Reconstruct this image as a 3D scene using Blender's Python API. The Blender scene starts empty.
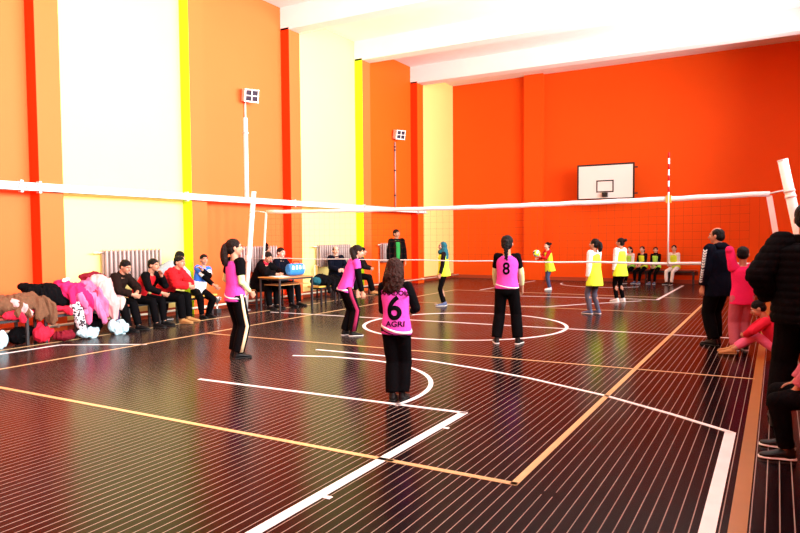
import bpy, bmesh, math, random
from mathutils import Vector, Matrix, noise
from mathutils.bvhtree import BVHTree
random.seed(7)
V = Vector
R = math.radians
scene = bpy.context.scene
COL = scene.collection

# ------------------------------------------------------------------ camera
yaw, pitch, roll = .518835, .045397, -.0076235
fwd = V((-math.sin(yaw)*math.cos(pitch), math.cos(yaw)*math.cos(pitch), -math.sin(pitch)))
r0 = V((math.cos(yaw), math.sin(yaw), 0)); u0 = r0.cross(fwd)
cr = r0*math.cos(roll) + u0*math.sin(roll); cu = u0*math.cos(roll) - r0*math.sin(roll)
cam_data = bpy.data.cameras.new('camera')
cam = bpy.data.objects.new('camera', cam_data); COL.objects.link(cam)
M = Matrix.Identity(4)
for i in range(3):
    M[i][0], M[i][1], M[i][2] = cr[i], cu[i], -fwd[i]
M[2][3] = 1.58
cam.matrix_world = M
cam_data.sensor_width = 36
cam_data.lens = 660.6/800*36
cam_data.clip_start = .05; cam_data.clip_end = 200
scene.camera = cam

# ------------------------------------------------------------------ world, daylight, exposure
world = bpy.data.worlds.new('world'); scene.world = world; world.use_nodes = True
bg = world.node_tree.nodes['Background']
bg.inputs[0].default_value = (.80, .90, 1, 1); bg.inputs[1].default_value = 1.2
scene.view_settings.view_transform = 'Standard'
scene.view_settings.look = 'None'
scene.view_settings.gamma = 1
scene.view_settings.exposure = 0.0
EXPO = 0.0

RW = 1.9          # right wall (window wall)
LW = -10.75       # left wall
FW = 22.95        # far wall
NW = -4.0         # near wall
ZB, ZC = 6.68, 7.24
WIN = [(-3.2, -.3), (.3, 2.9), (3.7, 6.15), (6.95, 9.4), (10.2, 12.65), (13.4, 15.85), (16.75, 19.2)]
WZ = (2.9, 6.3)
POW = [1.0, 1.1, 1.15, 1.15, 1.05, .95, .8]
for (a, b), p in zip(WIN, POW):   # daylight falling in through every window of the right wall
    ld = bpy.data.lights.new('window_daylight', 'AREA'); ld.shape = 'RECTANGLE'
    ld.size = WZ[1]-WZ[0]-.2; ld.size_y = b-a-.2
    ld.energy = 520*p; ld.color = (1, .985, .95); ld.spread = R(118)
    lo = bpy.data.objects.new('window_daylight', ld); COL.objects.link(lo)
    lo.location = (RW-.04, (a+b)/2, (WZ[0]+WZ[1])/2)
    lo.rotation_euler = (0, R(94), 0)     # bright snow and sky outside throw the light level and slightly up

# ------------------------------------------------------------------ materials
def mat(name, color, rough=.7, spec=.3, bump=0, bscale=30, metal=0, vary=0, vscale=3, coat=0):
    m = bpy.data.materials.new(name); m.use_nodes = True
    nt = m.node_tree; b = nt.nodes['Principled BSDF']
    c = (color[0], color[1], color[2], 1)
    b.inputs['Base Color'].default_value = c
    b.inputs['Roughness'].default_value = rough
    b.inputs['Specular IOR Level'].default_value = spec
    b.inputs['Metallic'].default_value = metal
    b.inputs['Coat Weight'].default_value = coat
    tc = nt.nodes.new('ShaderNodeTexCoord')
    if vary:
        n = nt.nodes.new('ShaderNodeTexNoise'); n.inputs['Scale'].default_value = vscale
        n.inputs['Detail'].default_value = 4
        nt.links.new(tc.outputs['Object'], n.inputs['Vector'])
        mx = nt.nodes.new('ShaderNodeMix'); mx.data_type = 'RGBA'
        mx.inputs[6].default_value = tuple(x*(1-vary) for x in color)+(1,)
        mx.inputs[7].default_value = tuple(min(1, x*(1+vary)) for x in color)+(1,)
        nt.links.new(n.outputs['Fac'], mx.inputs[0]); nt.links.new(mx.outputs[2], b.inputs['Base Color'])
    if bump:
        n = nt.nodes.new('ShaderNodeTexNoise'); n.inputs['Scale'].default_value = bscale
        n.inputs['Detail'].default_value = 3
        nt.links.new(tc.outputs['Object'], n.inputs['Vector'])
        bp = nt.nodes.new('ShaderNodeBump'); bp.inputs['Strength'].default_value = bump
        bp.inputs['Distance'].default_value = .02
        nt.links.new(n.outputs['Fac'], bp.inputs['Height']); nt.links.new(bp.outputs['Normal'], b.inputs['Normal'])
    return m

def cloth(name, color, rough=.85, vary=.12):
    return mat(name, color, rough, .04, .35, 45, vary=vary, vscale=9)

MT = dict(
    orange=mat('orange_wall_paint', (.86, .095, .006), .6, .12, .12, 12, vary=.04, vscale=.7),
    orange_lit=mat('orange_wall_paint_lit', (.90, .125, .028), .6, .2, .12, 12, vary=.04, vscale=.7),  # same orange paint, strong daylight put into a paler colour
    red=mat('orange_paint_shaded', (.84, .035, .002), .6, .12, .1, 12),  # orange paint deepened to red, shade of the pilasters' near sides in the colour
    lime=mat('yellow_green_paint', (.50, .78, .012), .6, .12, .1, 12),
    yellow=mat('pale_yellow_paint', (.86, .74, .26), .6, .2, .12, 12, vary=.03, vscale=.7),
    plaster=mat('white_ceiling_plaster', (.90, .85, .84), .8, .2, .15, 6, vary=.05, vscale=1.2),
    base=mat('red_brown_skirting_paint', (.40, .06, .02), .5, .3),
    white=mat('white_paint', (.85, .84, .82), .45, .4),
    steel=mat('galvanised_steel', (.62, .62, .64), .4, .5, metal=.6, vary=.1, vscale=20),
    cream=mat('cream_enamel', (.80, .74, .60), .45, .4),
    enamel=mat('radiator_enamel', (.36, .27, .26), .4, .4, vary=.06),
    black=mat('black_paint', (.008, .008, .009), .5, .4),
    darkmetal=mat('dark_grey_metal', (.02, .02, .024), .45, .5),
    rubber=mat('black_rubber', (.01, .01, .01), .7, .3),
    wood=mat('varnished_wood', (.42, .19, .06), .4, .4, vary=.25, vscale=14),
    yellowwood=mat('yellow_varnished_wood', (.78, .42, .08), .4, .4, vary=.15, vscale=14),
    redwood=mat('red_brown_wood', (.22, .035, .015), .45, .4, vary=.2, vscale=10),
    glass=mat('lamp_glass', (.03, .03, .05), .08, .6),
    netcord=mat('dark_net_cord', (.12, .03, .015), .8, .1),
    tape=mat('white_net_tape', (.82, .80, .80), .7, .2, .2, 25, vary=.08, vscale=8),
    steelrope=mat('grey_cord', (.45, .38, .38), .6, .3),
    paper=mat('white_paper', (.9, .9, .9), .8, .1),
    skin=mat('skin', (.46, .22, .14), .55, .3, .08, 60, vary=.05, vscale=12),
    skin_pale=mat('pale_skin', (.70, .42, .32), .55, .3, .08, 60, vary=.05, vscale=12),
    lips=mat('lips', (.42, .12, .10), .45, .4),
    eyewhite=mat('eye_white', (.75, .72, .68), .2, .5),
    iris=mat('dark_iris', (.012, .008, .006), .15, .6),
    hair=mat('dark_brown_hair', (.010, .004, .003), .55, .12, .9, 70, vary=.4, vscale=30),
    hair_black=mat('black_hair', (.003, .0025, .003), .5, .12, .9, 70, vary=.4, vscale=30),
    hair_brown=mat('brown_curly_hair', (.022, .006, .004), .55, .12, 1, 60, vary=.5, vscale=25),
    pink=cloth('magenta_jersey_cloth', (.62, .065, .42)),
    blackc=cloth('black_cloth', (.003, .0026, .0034)),
    darkc=cloth('charcoal_cloth', (.008, .006, .007)),
    brownc=cloth('dark_brown_cloth', (.012, .006, .005)),
    navy=cloth('dark_navy_cloth', (.003, .004, .010)),
    lime_under=cloth('pale_lime_cloth', (.60, .72, .34)),
    bib=cloth('fluorescent_yellow_bib', (.66, .95, .05), .7),
    bib_green=cloth('fluorescent_green_bib', (.40, .88, .10), .7),
    whitec=cloth('white_cloth', (.80, .80, .80)),
    redc=cloth('red_cloth', (.55, .012, .018), .7),
    crimson=cloth('crimson_cloth', (.60, .02, .05), .8),
    darkred=cloth('dark_red_cloth', (.16, .01, .02), .8),
    green=cloth('green_cloth', (.03, .26, .06)),
    blue=cloth('royal_blue_cloth', (.04, .16, .62)),
    bluebag=mat('blue_vinyl', (.03, .22, .60), .4, .4, .2, 12),
    teal=cloth('teal_blue_headscarf', (.015, .09, .12)),
    denim=cloth('grey_denim', (.09, .09, .13)),
    jeansblue=cloth('blue_denim', (.06, .08, .17)),
    hotpink=cloth('hot_pink_cloth', (.70, .02, .12)),
    rose=cloth('rose_pink_cloth', (.72, .13, .27)),
    lilac=cloth('pink_lilac_cloth', (.60, .16, .34)),
    dustpink=cloth('dusty_pink_cloth', (.42, .10, .14)),
    palepink=cloth('pale_pink_cloth', (.60, .36, .36)),
    beige=cloth('pale_beige_cloth', (.66, .50, .46)),
    tan=mat('tan_shearling_cloth', (.17, .08, .045), .9, .1, 1, 90, vary=.3, vscale=30),
    tanboot=mat('tan_boot_leather', (.42, .20, .07), .6, .3, .3, 30),
    greyc=cloth('light_grey_cloth', (.32, .40, .46)),
    purple=cloth('dark_purple_cloth', (.06, .03, .08)),
    gold=cloth('pale_gold_cloth', (.75, .60, .36)),
    maroon=cloth('maroon_cloth', (.28, .02, .07)),
    shoe_black=mat('black_shoe_leather', (.004, .004, .005), .45, .2),
    shoe_white=mat('white_shoe_leather', (.75, .75, .78), .5, .4),
    shoe_blue=mat('blue_grey_shoe_cloth', (.07, .10, .20), .7, .3),
    sole_white=mat('white_shoe_sole', (.7, .68, .66), .6, .3),
    bag_blue=mat('pale_blue_plastic_bag', (.45, .68, .85), .25, .5, 1, 22, vary=.35, vscale=14),
    trophy=mat('polished_silver', (.62, .60, .58), .18, .6, metal=.9),
)
MT['orange_shaded'] = MT['red']

def floor_material():
    m = bpy.data.materials.new('striped_dark_sports_floor'); m.use_nodes = True
    nt = m.node_tree; b = nt.nodes['Principled BSDF']; L = nt.links.new; N = nt.nodes.new
    tc = N('ShaderNodeTexCoord'); sp = N('ShaderNodeSeparateXYZ'); L(tc.outputs['Object'], sp.inputs[0])
    def mth(op, a, bv=None):
        n = N('ShaderNodeMath'); n.operation = op
        if isinstance(a, float): n.inputs[0].default_value = a
        else: L(a, n.inputs[0])
        if bv is not None:
            if isinstance(bv, float): n.inputs[1].default_value = bv
            else: L(bv, n.inputs[1])
        return n.outputs[0]
    S = .0702
    t = mth('DIVIDE', mth('ADD', sp.outputs[0], 1.437+S*400.5), S)
    fr = mth('FRACT', t)
    d = mth('ABSOLUTE', mth('SUBTRACT', fr, .5))
    line = mth('LESS_THAN', d, .0031/S)
    plank = N('ShaderNodeTexNoise'); plank.inputs['Scale'].default_value = 1.0
    mp = N('ShaderNodeMapping'); mp.inputs['Scale'].default_value = (14, .7, 1)
    L(tc.outputs['Object'], mp.inputs[0]); L(mp.outputs[0], plank.inputs['Vector']); plank.inputs['Detail'].default_value = 4
    base = N('ShaderNodeMix'); base.data_type = 'RGBA'
    base.inputs[6].default_value = (.004, .0015, .002, 1); base.inputs[7].default_value = (.010, .004, .005, 1)
    L(plank.outputs['Fac'], base.inputs[0])
    wear = N('ShaderNodeTexNoise'); wear.inputs['Scale'].default_value = 1.3; wear.inputs['Detail'].default_value = 5
    L(tc.outputs['Object'], wear.inputs['Vector'])
    lc = N('ShaderNodeMix'); lc.data_type = 'RGBA'
    lc.inputs[6].default_value = (.17, .12, .105, 1); lc.inputs[7].default_value = (.42, .31, .27, 1)
    L(wear.outputs['Fac'], lc.inputs[0])
    mx = N('ShaderNodeMix'); mx.data_type = 'RGBA'
    L(line, mx.inputs[0]); L(base.outputs[2], mx.inputs[6]); L(lc.outputs[2], mx.inputs[7])
    # dark scuff with its own shape
    mp2 = N('ShaderNodeMapping'); mp2.inputs['Location'].default_value = (1.18*6, -3.9*16, 0); mp2.inputs['Scale'].default_value = (6, 16, 1)
    L(tc.outputs['Object'], mp2.inputs[0])
    ln = N('ShaderNodeVectorMath'); ln.operation = 'LENGTH'; L(mp2.outputs[0], ln.inputs[0])
    dn = N('ShaderNodeTexNoise'); dn.inputs['Scale'].default_value = 14; L(tc.outputs['Object'], dn.inputs['Vector'])
    st = mth('LESS_THAN', mth('ADD', ln.outputs['Value'], dn.outputs['Fac']), 1.1)
    mx2 = N('ShaderNodeMix'); mx2.data_type = 'RGBA'; L(st, mx2.inputs[0]); L(mx.outputs[2], mx2.inputs[6])
    mx2.inputs[7].default_value = (.006, .004, .005, 1)
    L(mx2.outputs[2], b.inputs['Base Color'])
    rr = N('ShaderNodeMapRange'); rr.inputs['To Min'].default_value = .16; rr.inputs['To Max'].default_value = .26
    L(wear.outputs['Fac'], rr.inputs['Value']); L(rr.outputs[0], b.inputs['Roughness'])
    b.inputs['Specular IOR Level'].default_value = .03
    return m
MT['floor'] = floor_material()
def line_mat(name, c):
    m = mat(name, c, .3, .4, vary=.12, vscale=6)
    return m
MT['line_white'] = line_mat('white_court_paint', (.86, .82, .84))
MT['line_cream'] = line_mat('cream_court_paint', (.62, .40, .19))
MT['line_orange'] = line_mat('ochre_court_paint', (.30, .13, .03))

# ------------------------------------------------------------------ mesh helpers
class MB:
    def __init__(s): s.v = []; s.f = []; s.mi = []; s.cur = 0
    def add(s, vs, fs):
        o = len(s.v); s.v += [tuple(x) for x in vs]; s.f += [tuple(i+o for i in f) for f in fs]; s.mi += [s.cur]*len(fs); return s
    def box(s, lo, hi):
        x0, y0, z0 = lo; x1, y1, z1 = hi
        vs = [(x0,y0,z0),(x1,y0,z0),(x1,y1,z0),(x0,y1,z0),(x0,y0,z1),(x1,y0,z1),(x1,y1,z1),(x0,y1,z1)]
        return s.add(vs, [(0,3,2,1),(4,5,6,7),(0,1,5,4),(1,2,6,5),(2,3,7,6),(3,0,4,7)])
    def rings(s, rings, cap=True):
        n = len(rings[0]); vs = [p for r in rings for p in r]; fs = []
        for i in range(len(rings)-1):
            for j in range(n):
                k = (j+1) % n; fs.append((i*n+j, i*n+k, (i+1)*n+k, (i+1)*n+j))
        if cap:
            fs.append(tuple(range(n-1, -1, -1))); b = (len(rings)-1)*n; fs.append(tuple(b+j for j in range(n)))
        return s.add(vs, fs)
    def loft(s, secs, n=18):      # (centre, axis_a * ra, axis_b * rb)
        return s.rings([[V(c)+a*math.cos(2*math.pi*j/n)+b*math.sin(2*math.pi*j/n) for j in range(n)] for c, a, b in secs])
    def tube(s, pts, r, n=10, flat=1):
        pts = [V(p) for p in pts]; rs = r if isinstance(r, (list, tuple)) else [r]*len(pts)
        secs = []; prev = None
        for i, p in enumerate(pts):
            d = (pts[min(i+1, len(pts)-1)]-pts[max(i-1, 0)]).normalized()
            if prev is None:
                a = d.orthogonal().normalized()
            else:
                a = (prev-d*prev.dot(d)).normalized()
            prev = a; bb = d.cross(a); secs.append((p, a*rs[i], bb*rs[i]*flat))
        return s.loft(secs, n)
    def ell(s, c, a, b, d, nu=16, nv=10):
        c = V(c); vs = [c+d]; fs = []
        for i in range(1, nv):
            t = math.pi*i/nv
            for j in range(nu):
                p = 2*math.pi*j/nu; vs.append(c+d*math.cos(t)+(a*math.cos(p)+b*math.sin(p))*math.sin(t))
        vs.append(c-d); L = len(vs)-1
        for j in range(nu):
            k = (j+1) % nu; fs.append((0, 1+j, 1+k)); fs.append((L, 1+(nv-2)*nu+k, 1+(nv-2)*nu+j))
            for i in range(nv-2):
                fs.append((1+i*nu+j, 1+(i+1)*nu+j, 1+(i+1)*nu+k, 1+i*nu+k))
        return s.add(vs, fs)
    def ball(s, c, r, nu=14, nv=8): return s.ell(c, V((r,0,0)), V((0,r,0)), V((0,0,r)), nu, nv)
    def cap(s, a, b, ra, rb, n=14):
        s.tube([a, b], [ra, rb], n); s.ball(a, ra); s.ball(b, rb); return s
    def mesh(s, name, mats, smooth=True):
        me = bpy.data.meshes.new(name); me.from_pydata(s.v, [], s.f)
        for m in (mats if isinstance(mats, (list, tuple)) else [mats]): me.materials.append(m)
        bm = bmesh.new(); bm.from_mesh(me); bmesh.ops.recalc_face_normals(bm, faces=bm.faces); bm.to_mesh(me); bm.free()
        me.polygons.foreach_set('material_index', s.mi)
        me.polygons.foreach_set('use_smooth', [smooth]*len(me.polygons)); me.update()
        return me

def link(name, me, parent=None):
    o = bpy.data.objects.new(name, me); COL.objects.link(o)
    if parent: o.parent = parent
    return o
def part(name, mb, m, parent=None, smooth=False, bevel=0, label=None):
    o = link(name, mb.mesh(name, m, smooth), parent)
    if bevel:
        b = o.modifiers.new('bevel', 'BEVEL'); b.width = bevel; b.segments = 2; b.limit_method = 'ANGLE'
    if label: o['label'] = label
    return o
def thing(name, label, cat, loc=(0,0,0), rz=0, group=None):
    o = bpy.data.objects.new(name, None); COL.objects.link(o); o.empty_display_size = .1
    o.location = loc; o.rotation_euler = (0, 0, rz)
    return tag(o, label, cat, group)
def tag(o, label, cat, group=None):
    o['label'] = label; o['category'] = cat
    if group: o['group'] = group
    return o
def struct(name, mb, m, parent=None, smooth=False):
    o = part(name, mb, m, parent, smooth)
    if not parent: o['kind'] = 'structure'
    return o
def copy_tree(o, parent=None):
    c = o.copy(); COL.objects.link(c)
    if parent: c.parent = parent
    for ch in [x for x in o.children]: copy_tree(ch, c)
    return c

PENDING = []
def skinned(name, mb, m, parent, voxel=.01, smooth=4, fold=0, ffreq=9, quilt=0, label=None, after=None, down=0):
    """one continuous surface grown over the given shapes"""
    me = mb.mesh(name, m, True)
    o = link(name, me, parent)
    if label: o['label'] = label
    r = o.modifiers.new('r', 'REMESH'); r.mode = 'VOXEL'; r.voxel_size = voxel; r.use_smooth_shade = True
    if smooth:
        sm = o.modifiers.new('s', 'SMOOTH'); sm.factor = .5; sm.iterations = smooth
    PENDING.append((o, fold, ffreq, quilt, after))
    return o
def bake_all():
    dg = bpy.context.evaluated_depsgraph_get(); dg.update()
    done = []
    for (o, fold, ffreq, quilt, after) in PENDING:
        ev = o.evaluated_get(dg)
        done.append(bpy.data.meshes.new_from_object(ev, depsgraph=dg))
    for (o, fold, ffreq, quilt, after), me in zip(PENDING, done):
        old = o.data; o.modifiers.clear(); me.materials.clear()
        for m in old.materials: me.materials.append(m)
        o.data = me; bpy.data.meshes.remove(old)
        if fold or quilt:
            seed = V((hash(o.name) % 97, len(me.vertices) % 31, 3))
            nor = [v.normal.copy() for v in me.vertices]
            for v, n in zip(me.vertices, nor):
                p = v.co; q = V((p.x*ffreq, p.y*ffreq, p.z*ffreq*(.28 if o.parent is None or not o.parent.name.startswith('person') else .55)))+seed
                a = 0
                if fold:
                    w = noise.noise_vector(q*.5)*1.2
                    a += fold*(1-2*abs(noise.noise(q+w)))*.9+fold*.5*noise.noise(q*2.3)-fold*.45
                if quilt:
                    a += quilt*(abs(math.sin(math.pi*p.z/.062))**.6-.6)
                v.co = p+n*a
        me.polygons.foreach_set('use_smooth', [True]*len(me.polygons)); me.update()
        me.name = o.name
    for (o, fold, ffreq, quilt, after) in PENDING:
        if after: after(o)
    PENDING.clear()

# ------------------------------------------------------------------ room shell
E_ = .25
floor = struct('floor', MB().box((LW-E_, NW-E_, -.12), (RW+E_, FW+E_, 0)), MT['floor'])
struct('ceiling', MB().box((LW-E_, NW-E_, ZC), (RW+E_, FW+E_, ZC+.2)), MT['plaster'])
# left wall: coloured bays between pilasters
PY = [-3.3, -.05, 3.25, 6.5, 9.74, 12.95, 16.25, 19.61]; PW = .42; PD = .26
bays = ['yellow', 'orange_lit', 'yellow', 'orange_lit', 'yellow', 'orange_lit', 'yellow', 'orange', 'yellow']
# order: before PY0, PY0-PY1, ...
w = MB(); names = ['orange_lit', 'yellow', 'orange']
edges = [NW-.02]+[p+PW*.5 for p in PY]+[FW+.02]
for i in range(len(edges)-1):
    w.cur = names.index(bays[i]); w.box((LW-.25, edges[i], 0), (LW, edges[i+1], ZC))
struct('wall_left', w, [MT[n] for n in names])
for i, y in enumerate(PY):
    prev = bays[i]; p = MB(); side = 1 if prev == 'yellow' else 0
    x0, x1 = LW-.02, LW+PD
    p.cur = 2; p.box((x0, y+.004, 0), (x1, y+PW, ZB+.05))
    p.cur = side; p.box((x0, y, 0), (x1-.001, y+.004, ZB+.05))
    struct('trim_%d' % (i+1), p, [MT['red'], MT['lime'], MT['orange_lit'] if i < 7 else MT['orange']])
# ceiling beams running across the hall
tn = len(PY)
for i, y in enumerate(PY):
    b = struct('trim_%d' % (tn+i+1), MB().box((LW-.02, y, ZB), (RW+.02, y+PW, ZC+.02)), MT['plaster'])
tn += len(PY)
# far wall
struct('wall_far', MB().box((LW-.25, FW, 0), (RW+.25, FW+.25, ZC)), MT['orange'])
struct('trim_%d' % (tn+1), MB().box((-7.88, FW-.2, 0), (-7.2, FW+.02, ZC)), MT['orange'])
struct('wall_near', MB().box((LW-.25, NW-.25, 0), (RW+.25, NW, ZC)), MT['orange_lit'])
# right wall with a row of high windows
wr = MB(); ys = NW-.02
for a, b in WIN:
    wr.box((RW, ys, 0), (RW+.25, a, ZC)); wr.box((RW, a, 0), (RW+.25, b, WZ[0])); wr.box((RW, a, WZ[1]), (RW+.25, b, ZC)); ys = b
wr.box((RW, ys, 0), (RW+.25, FW+.02, ZC))
struct('wall_right', wr, MT['orange'])
for i, (a, b) in enumerate(WIN):
    fr = MB(); t = .06; x0, x1 = RW+.10, RW+.17
    fr.box((x0, a, WZ[0]), (x1, b, WZ[0]+t)); fr.box((x0, a, WZ[1]-t), (x1, b, WZ[1]))
    fr.box((x0, a, WZ[0]+t), (x1, a+t, WZ[1]-t)); fr.box((x0, b-t, WZ[0]+t), (x1, b, WZ[1]-t))
    for q in (1/3, 2/3): yy = a+(b-a)*q; fr.box((x0, yy-.03, WZ[0]+t), (x1, yy+.03, WZ[1]-t))
    zz = (WZ[0]+WZ[1])/2; fr.box((x0+.005, a+t, zz-.03), (x1-.005, b-t, zz+.03))
    wo = struct('window_%d' % (i+1), fr, MT['white'])
    g = bpy.data.materials.get('window_glass')
    if not g:
        g = bpy.data.materials.new('window_glass'); g.use_nodes = True; bs = g.node_tree.nodes['Principled BSDF']
        bs.inputs['Transmission Weight'].default_value = 1; bs.inputs['Roughness'].default_value = 0; bs.inputs['IOR'].default_value = 1.45
    part('pane', MB().box((RW+.13, a+t, WZ[0]+t), (RW+.136, b-t, WZ[1]-t)), g, wo)
# skirting
struct('baseboard_left', MB().box((LW, NW, 0), (LW+.025, FW, .16)), MT['base'])
struct('baseboard_far', MB().box((LW, FW-.03, 0), (RW, FW, .12)), MT['base'])

# court lines: painted strips on the floor
def strip(name, pts, width, m, closed=False):
    mb = MB(); pts = [V((p[0], p[1], 0)) for p in pts]; n = len(pts); top = []
    for i, p in enumerate(pts):
        a = pts[i-1] if (i or closed) else p; b = pts[(i+1) % n] if (i < n-1 or closed) else p
        d = (b-a).normalized(); s = V((-d.y, d.x, 0))*width/2; top.append((p+s, p-s))
    vs = [];
    for l, r in top: vs += [(l.x, l.y, .0005), (r.x, r.y, .0005), (r.x, r.y, .0035), (l.x, l.y, .0035)]
    fs = []
    for i in range(n if closed else n-1):
        a, b = 4*i, 4*((i+1) % n)
        for k in range(4): fs.append((a+k, a+(k+1) % 4, b+(k+1) % 4, b+k))
    if not closed: fs += [(0, 1, 2, 3), (4*n-4, 4*n-1, 4*n-2, 4*n-3)]
    mb.add(vs, fs)
    return part(name, mb, MT[m], floor)
def arc(cx, cy, r, a0, a1, n=40):
    return [(cx+r*math.cos(R(a0+(a1-a0)*i/n)), cy+r*math.sin(R(a0+(a1-a0)*i/n))) for i in range(n+1)]
strip('court_line', [(-1.43, 3.93), (-1.43, 17.6)], .05, 'line_cream')
strip('court_line', [(-8.2, 3.93), (-8.2, 17.6)], .035, 'line_cream')
strip('court_line', [(-8.2, 3.95), (-1.41, 3.95)], .05, 'line_cream')
strip('court_line', [(-8.2, 17.6), (-1.41, 17.6)], .05, 'line_cream')
strip('court_line', [(-8.2, 7.86), (-.19, 8.10)], .035, 'line_cream')
strip('court_line', [(-8.2, 13.9), (-1.4, 14.2)], .035, 'line_cream')
strip('court_line', [(-.16, NW+.1), (-.16, 22)], .09, 'line_orange')
strip('court_line', [(-9.3, 2), (-9.28, 6.0)], .05, 'line_white')
strip('court_line', [(-9.62, 2), (-9.5, 16)], .035, 'line_cream')
strip('court_line', [(-9.28, 6.0), (-8.14, 6.62)], .05, 'line_white')
strip('free_throw_line', [(-5.6, 5.25), (-2.38, 5.35)], .05, 'line_white')
strip('lane_line', [(-2.41, 5.36), (-2.41, -1)], .075, 'line_white')
for y in (4.85, 3.95, 3.2): strip('lane_mark', [(-2.37, y), (-2.32, y)], .04, 'line_white')
strip('free_throw_arc', [(-5.6, 6.9), (-5.1, 7.06)]+arc(-4.55, 5.6, 1.5, 94, -12, 30), .05, 'line_white')
strip('three_point_line', [(-5.6, 7.42), (-4.5, 7.44), (-3.8, 7.40), (-3.1, 7.24), (-2.4, 7.02), (-1.44, 6.58), (-.8, 6.18), (-.29, 5.81)], .05, 'line_white')
strip('three_point_line', [(-.30, 5.82), (-.30, -2)], .08, 'line_white')
strip('centre_circle', arc(-4.83, 10.74, 1.78, 0, 360, 72)[:-1], .06, 'line_white', True)
strip('centre_line', [(-9.3, 10.75), (-.5, 11.15)], .05, 'line_white')
strip('court_line', [(-7.52, 17.88), (-7.32, 22.3)], .05, 'line_white')
strip('court_line', [(-2.5, 16.9), (-2.5, 22.0)], .07, 'line_white')
strip('court_line', [(-5.8, 16.5), (-3.5, 16.9), (-2.5, 16.9)], .05, 'line_white')
strip('court_line', arc(-4.8, 21.6, 1.35, 180, 330, 30), .05, 'line_white')
strip('court_line', [(-6.9, 13.7), (-5.4, 14.0), (-4.4, 14.3), (-3.8, 15.2), (-2.8, 16.5)], .05, 'line_white')

# ------------------------------------------------------------------ left wall fittings
# heating pipe above the skirting
pm = MB().tube([(LW+.34, NW+.4, .14), (LW+.34, FW-.3, .14)], .022, 10)
hp = tag(part('heating_pipe', pm, MT['cream'], None, True), 'cream heating pipe running low along the foot of the left wall', 'pipe')
for y in PY[1:]:
    part('pipe_clip', MB().box((LW+PD, y+.18, .11), (LW+PD+.11, y+.21, .17)), MT['cream'], hp)
# cable tray
def perforated(name, axis, pitch, gap, mask_axis, lo, hi):
    m = mat(name, (.82, .81, .80), .45, .4); nt = m.node_tree; b = nt.nodes['Principled BSDF']; L = nt.links.new
    tc = nt.nodes.new('ShaderNodeTexCoord'); sp = nt.nodes.new('ShaderNodeSeparateXYZ'); L(tc.outputs['Object'], sp.inputs[0])
    def mt(op, a, v):
        n = nt.nodes.new('ShaderNodeMath'); n.operation = op; L(a, n.inputs[0]); n.inputs[1].default_value = v if not hasattr(v, 'links') else 0
        if hasattr(v, 'links'): L(v, n.inputs[1])
        return n.outputs[0]
    f = mt('FRACT', mt('DIVIDE', sp.outputs[axis], pitch), 0); a = mt('LESS_THAN', f, gap)
    m1 = mt('GREATER_THAN', sp.outputs[mask_axis], lo); m2 = mt('LESS_THAN', sp.outputs[mask_axis], hi)
    k = mt('MULTIPLY', mt('MULTIPLY', a, m1), m2)
    mx = nt.nodes.new('ShaderNodeMix'); mx.data_type = 'RGBA'; L(k, mx.inputs[0]); mx.inputs[6].default_value = (.82, .81, .80, 1); mx.inputs[7].default_value = (.10, .08, .09, 1)
    L(mx.outputs[2], b.inputs['Base Color']); return m
MT['perf_tray'] = perforated('perforated_white_tray', 1, .13, .38, 2, -.02, .0)
MT['perf_conduit'] = perforated('perforated_white_conduit', 2, .075, .4, 1, -.012, .018)
XT = LW+PD
tr = thing('cable_tray', 'long white perforated cable tray crossing the left wall above head height', 'cable tray', (XT, 6, 2.42))
mb = MB(); 
for a, b, z in ((-9.5, 14.2, 0),):
    mb.box((0, a, -.055), (.012, b, .06)); mb.box((0, a, -.065), (.07, b, -.055)); mb.box((0, a, .06), (.07, b, .07)); mb.box((.06, a, -.065), (.07, b, -.03))
part('tray_channel', mb, MT['perf_tray'], tr)
for y in (.15, .45, 3.55, 7.0, 10.2, 13.5):
    part('tray_bracket', MB().box((.0, y, -.09), (.085, y+.04, .10)), MT['steel'], tr)
for y0, y1, lab in ((11.62, 11.62, 'wide white vertical conduit rising from the tray to the nearer floodlight'), (18.5, 18.5, 'thin pink-grey vertical conduit rising to the farther floodlight')):
    far = y0 > 15
    t = thing('wall_conduit', lab, 'conduit', (LW+.0, y0, 2.49))
    if not far:
        m_ = MB().box((0, -.04, -.05), (.05, .05, 1.86)); part('conduit_channel', m_, MT['perf_conduit'], t)
        part('pipe', MB().tube([(.03, .0, 1.86), (.03, 0, 2.22)], .02, 8), MT['white'], t, True)
        part('clamp', MB().box((0, -.065, 1.5), (.06, .07, 1.53)), MT['steel'], t)
    else:
        part('pipe', MB().tube([(.035, 0, 0), (.035, 0, 2.12)], .024, 8), MT['enamel'], t, True)
        for z in (.4, 1.2, 1.85, 1.95): part('clamp', MB().box((0, -.05, z), (.06, .05, z+.03)), MT['darkmetal'], t)
def floodlight(y, z, label, tilt):
    t = thing('wall_floodlight', label, 'floodlight', (LW, y, z))
    part('bracket', MB().box((0, -.05, -.03), (.14, .05, .03)), MT['steel'], t)
    h = bpy.data.objects.new('lamp_head', None); 
    body = MB().box((.12, -.17, -.14), (.30, .17, .14))
    lh = part('lamp_housing', body, MT['white'], t, bevel=.01)
    part('lamp_glass', MB().box((.30, -.145, -.115), (.306, .145, .115)), MT['glass'], lh)
    g = MB()
    for q in (-.15, 0, .15): g.box((.325, q-.009, -.15), (.34, q+.009, .15))
    for q in (-.135, 0, .135): g.box((.322, -.17, q-.009), (.337, .17, q+.009))
    for sy in (-.16, .16):
        for sz in (-.14, .14): g.box((.28, sy-.008, sz-.008), (.33, sy+.008, sz+.008))
    part('wire_guard', g, MT['white'], lh)
    t.rotation_euler = (0, R(12), R(tilt))
floodlight(11.72, 4.88, 'caged white floodlight high on the orange wall, nearer of the two', -28)
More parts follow.
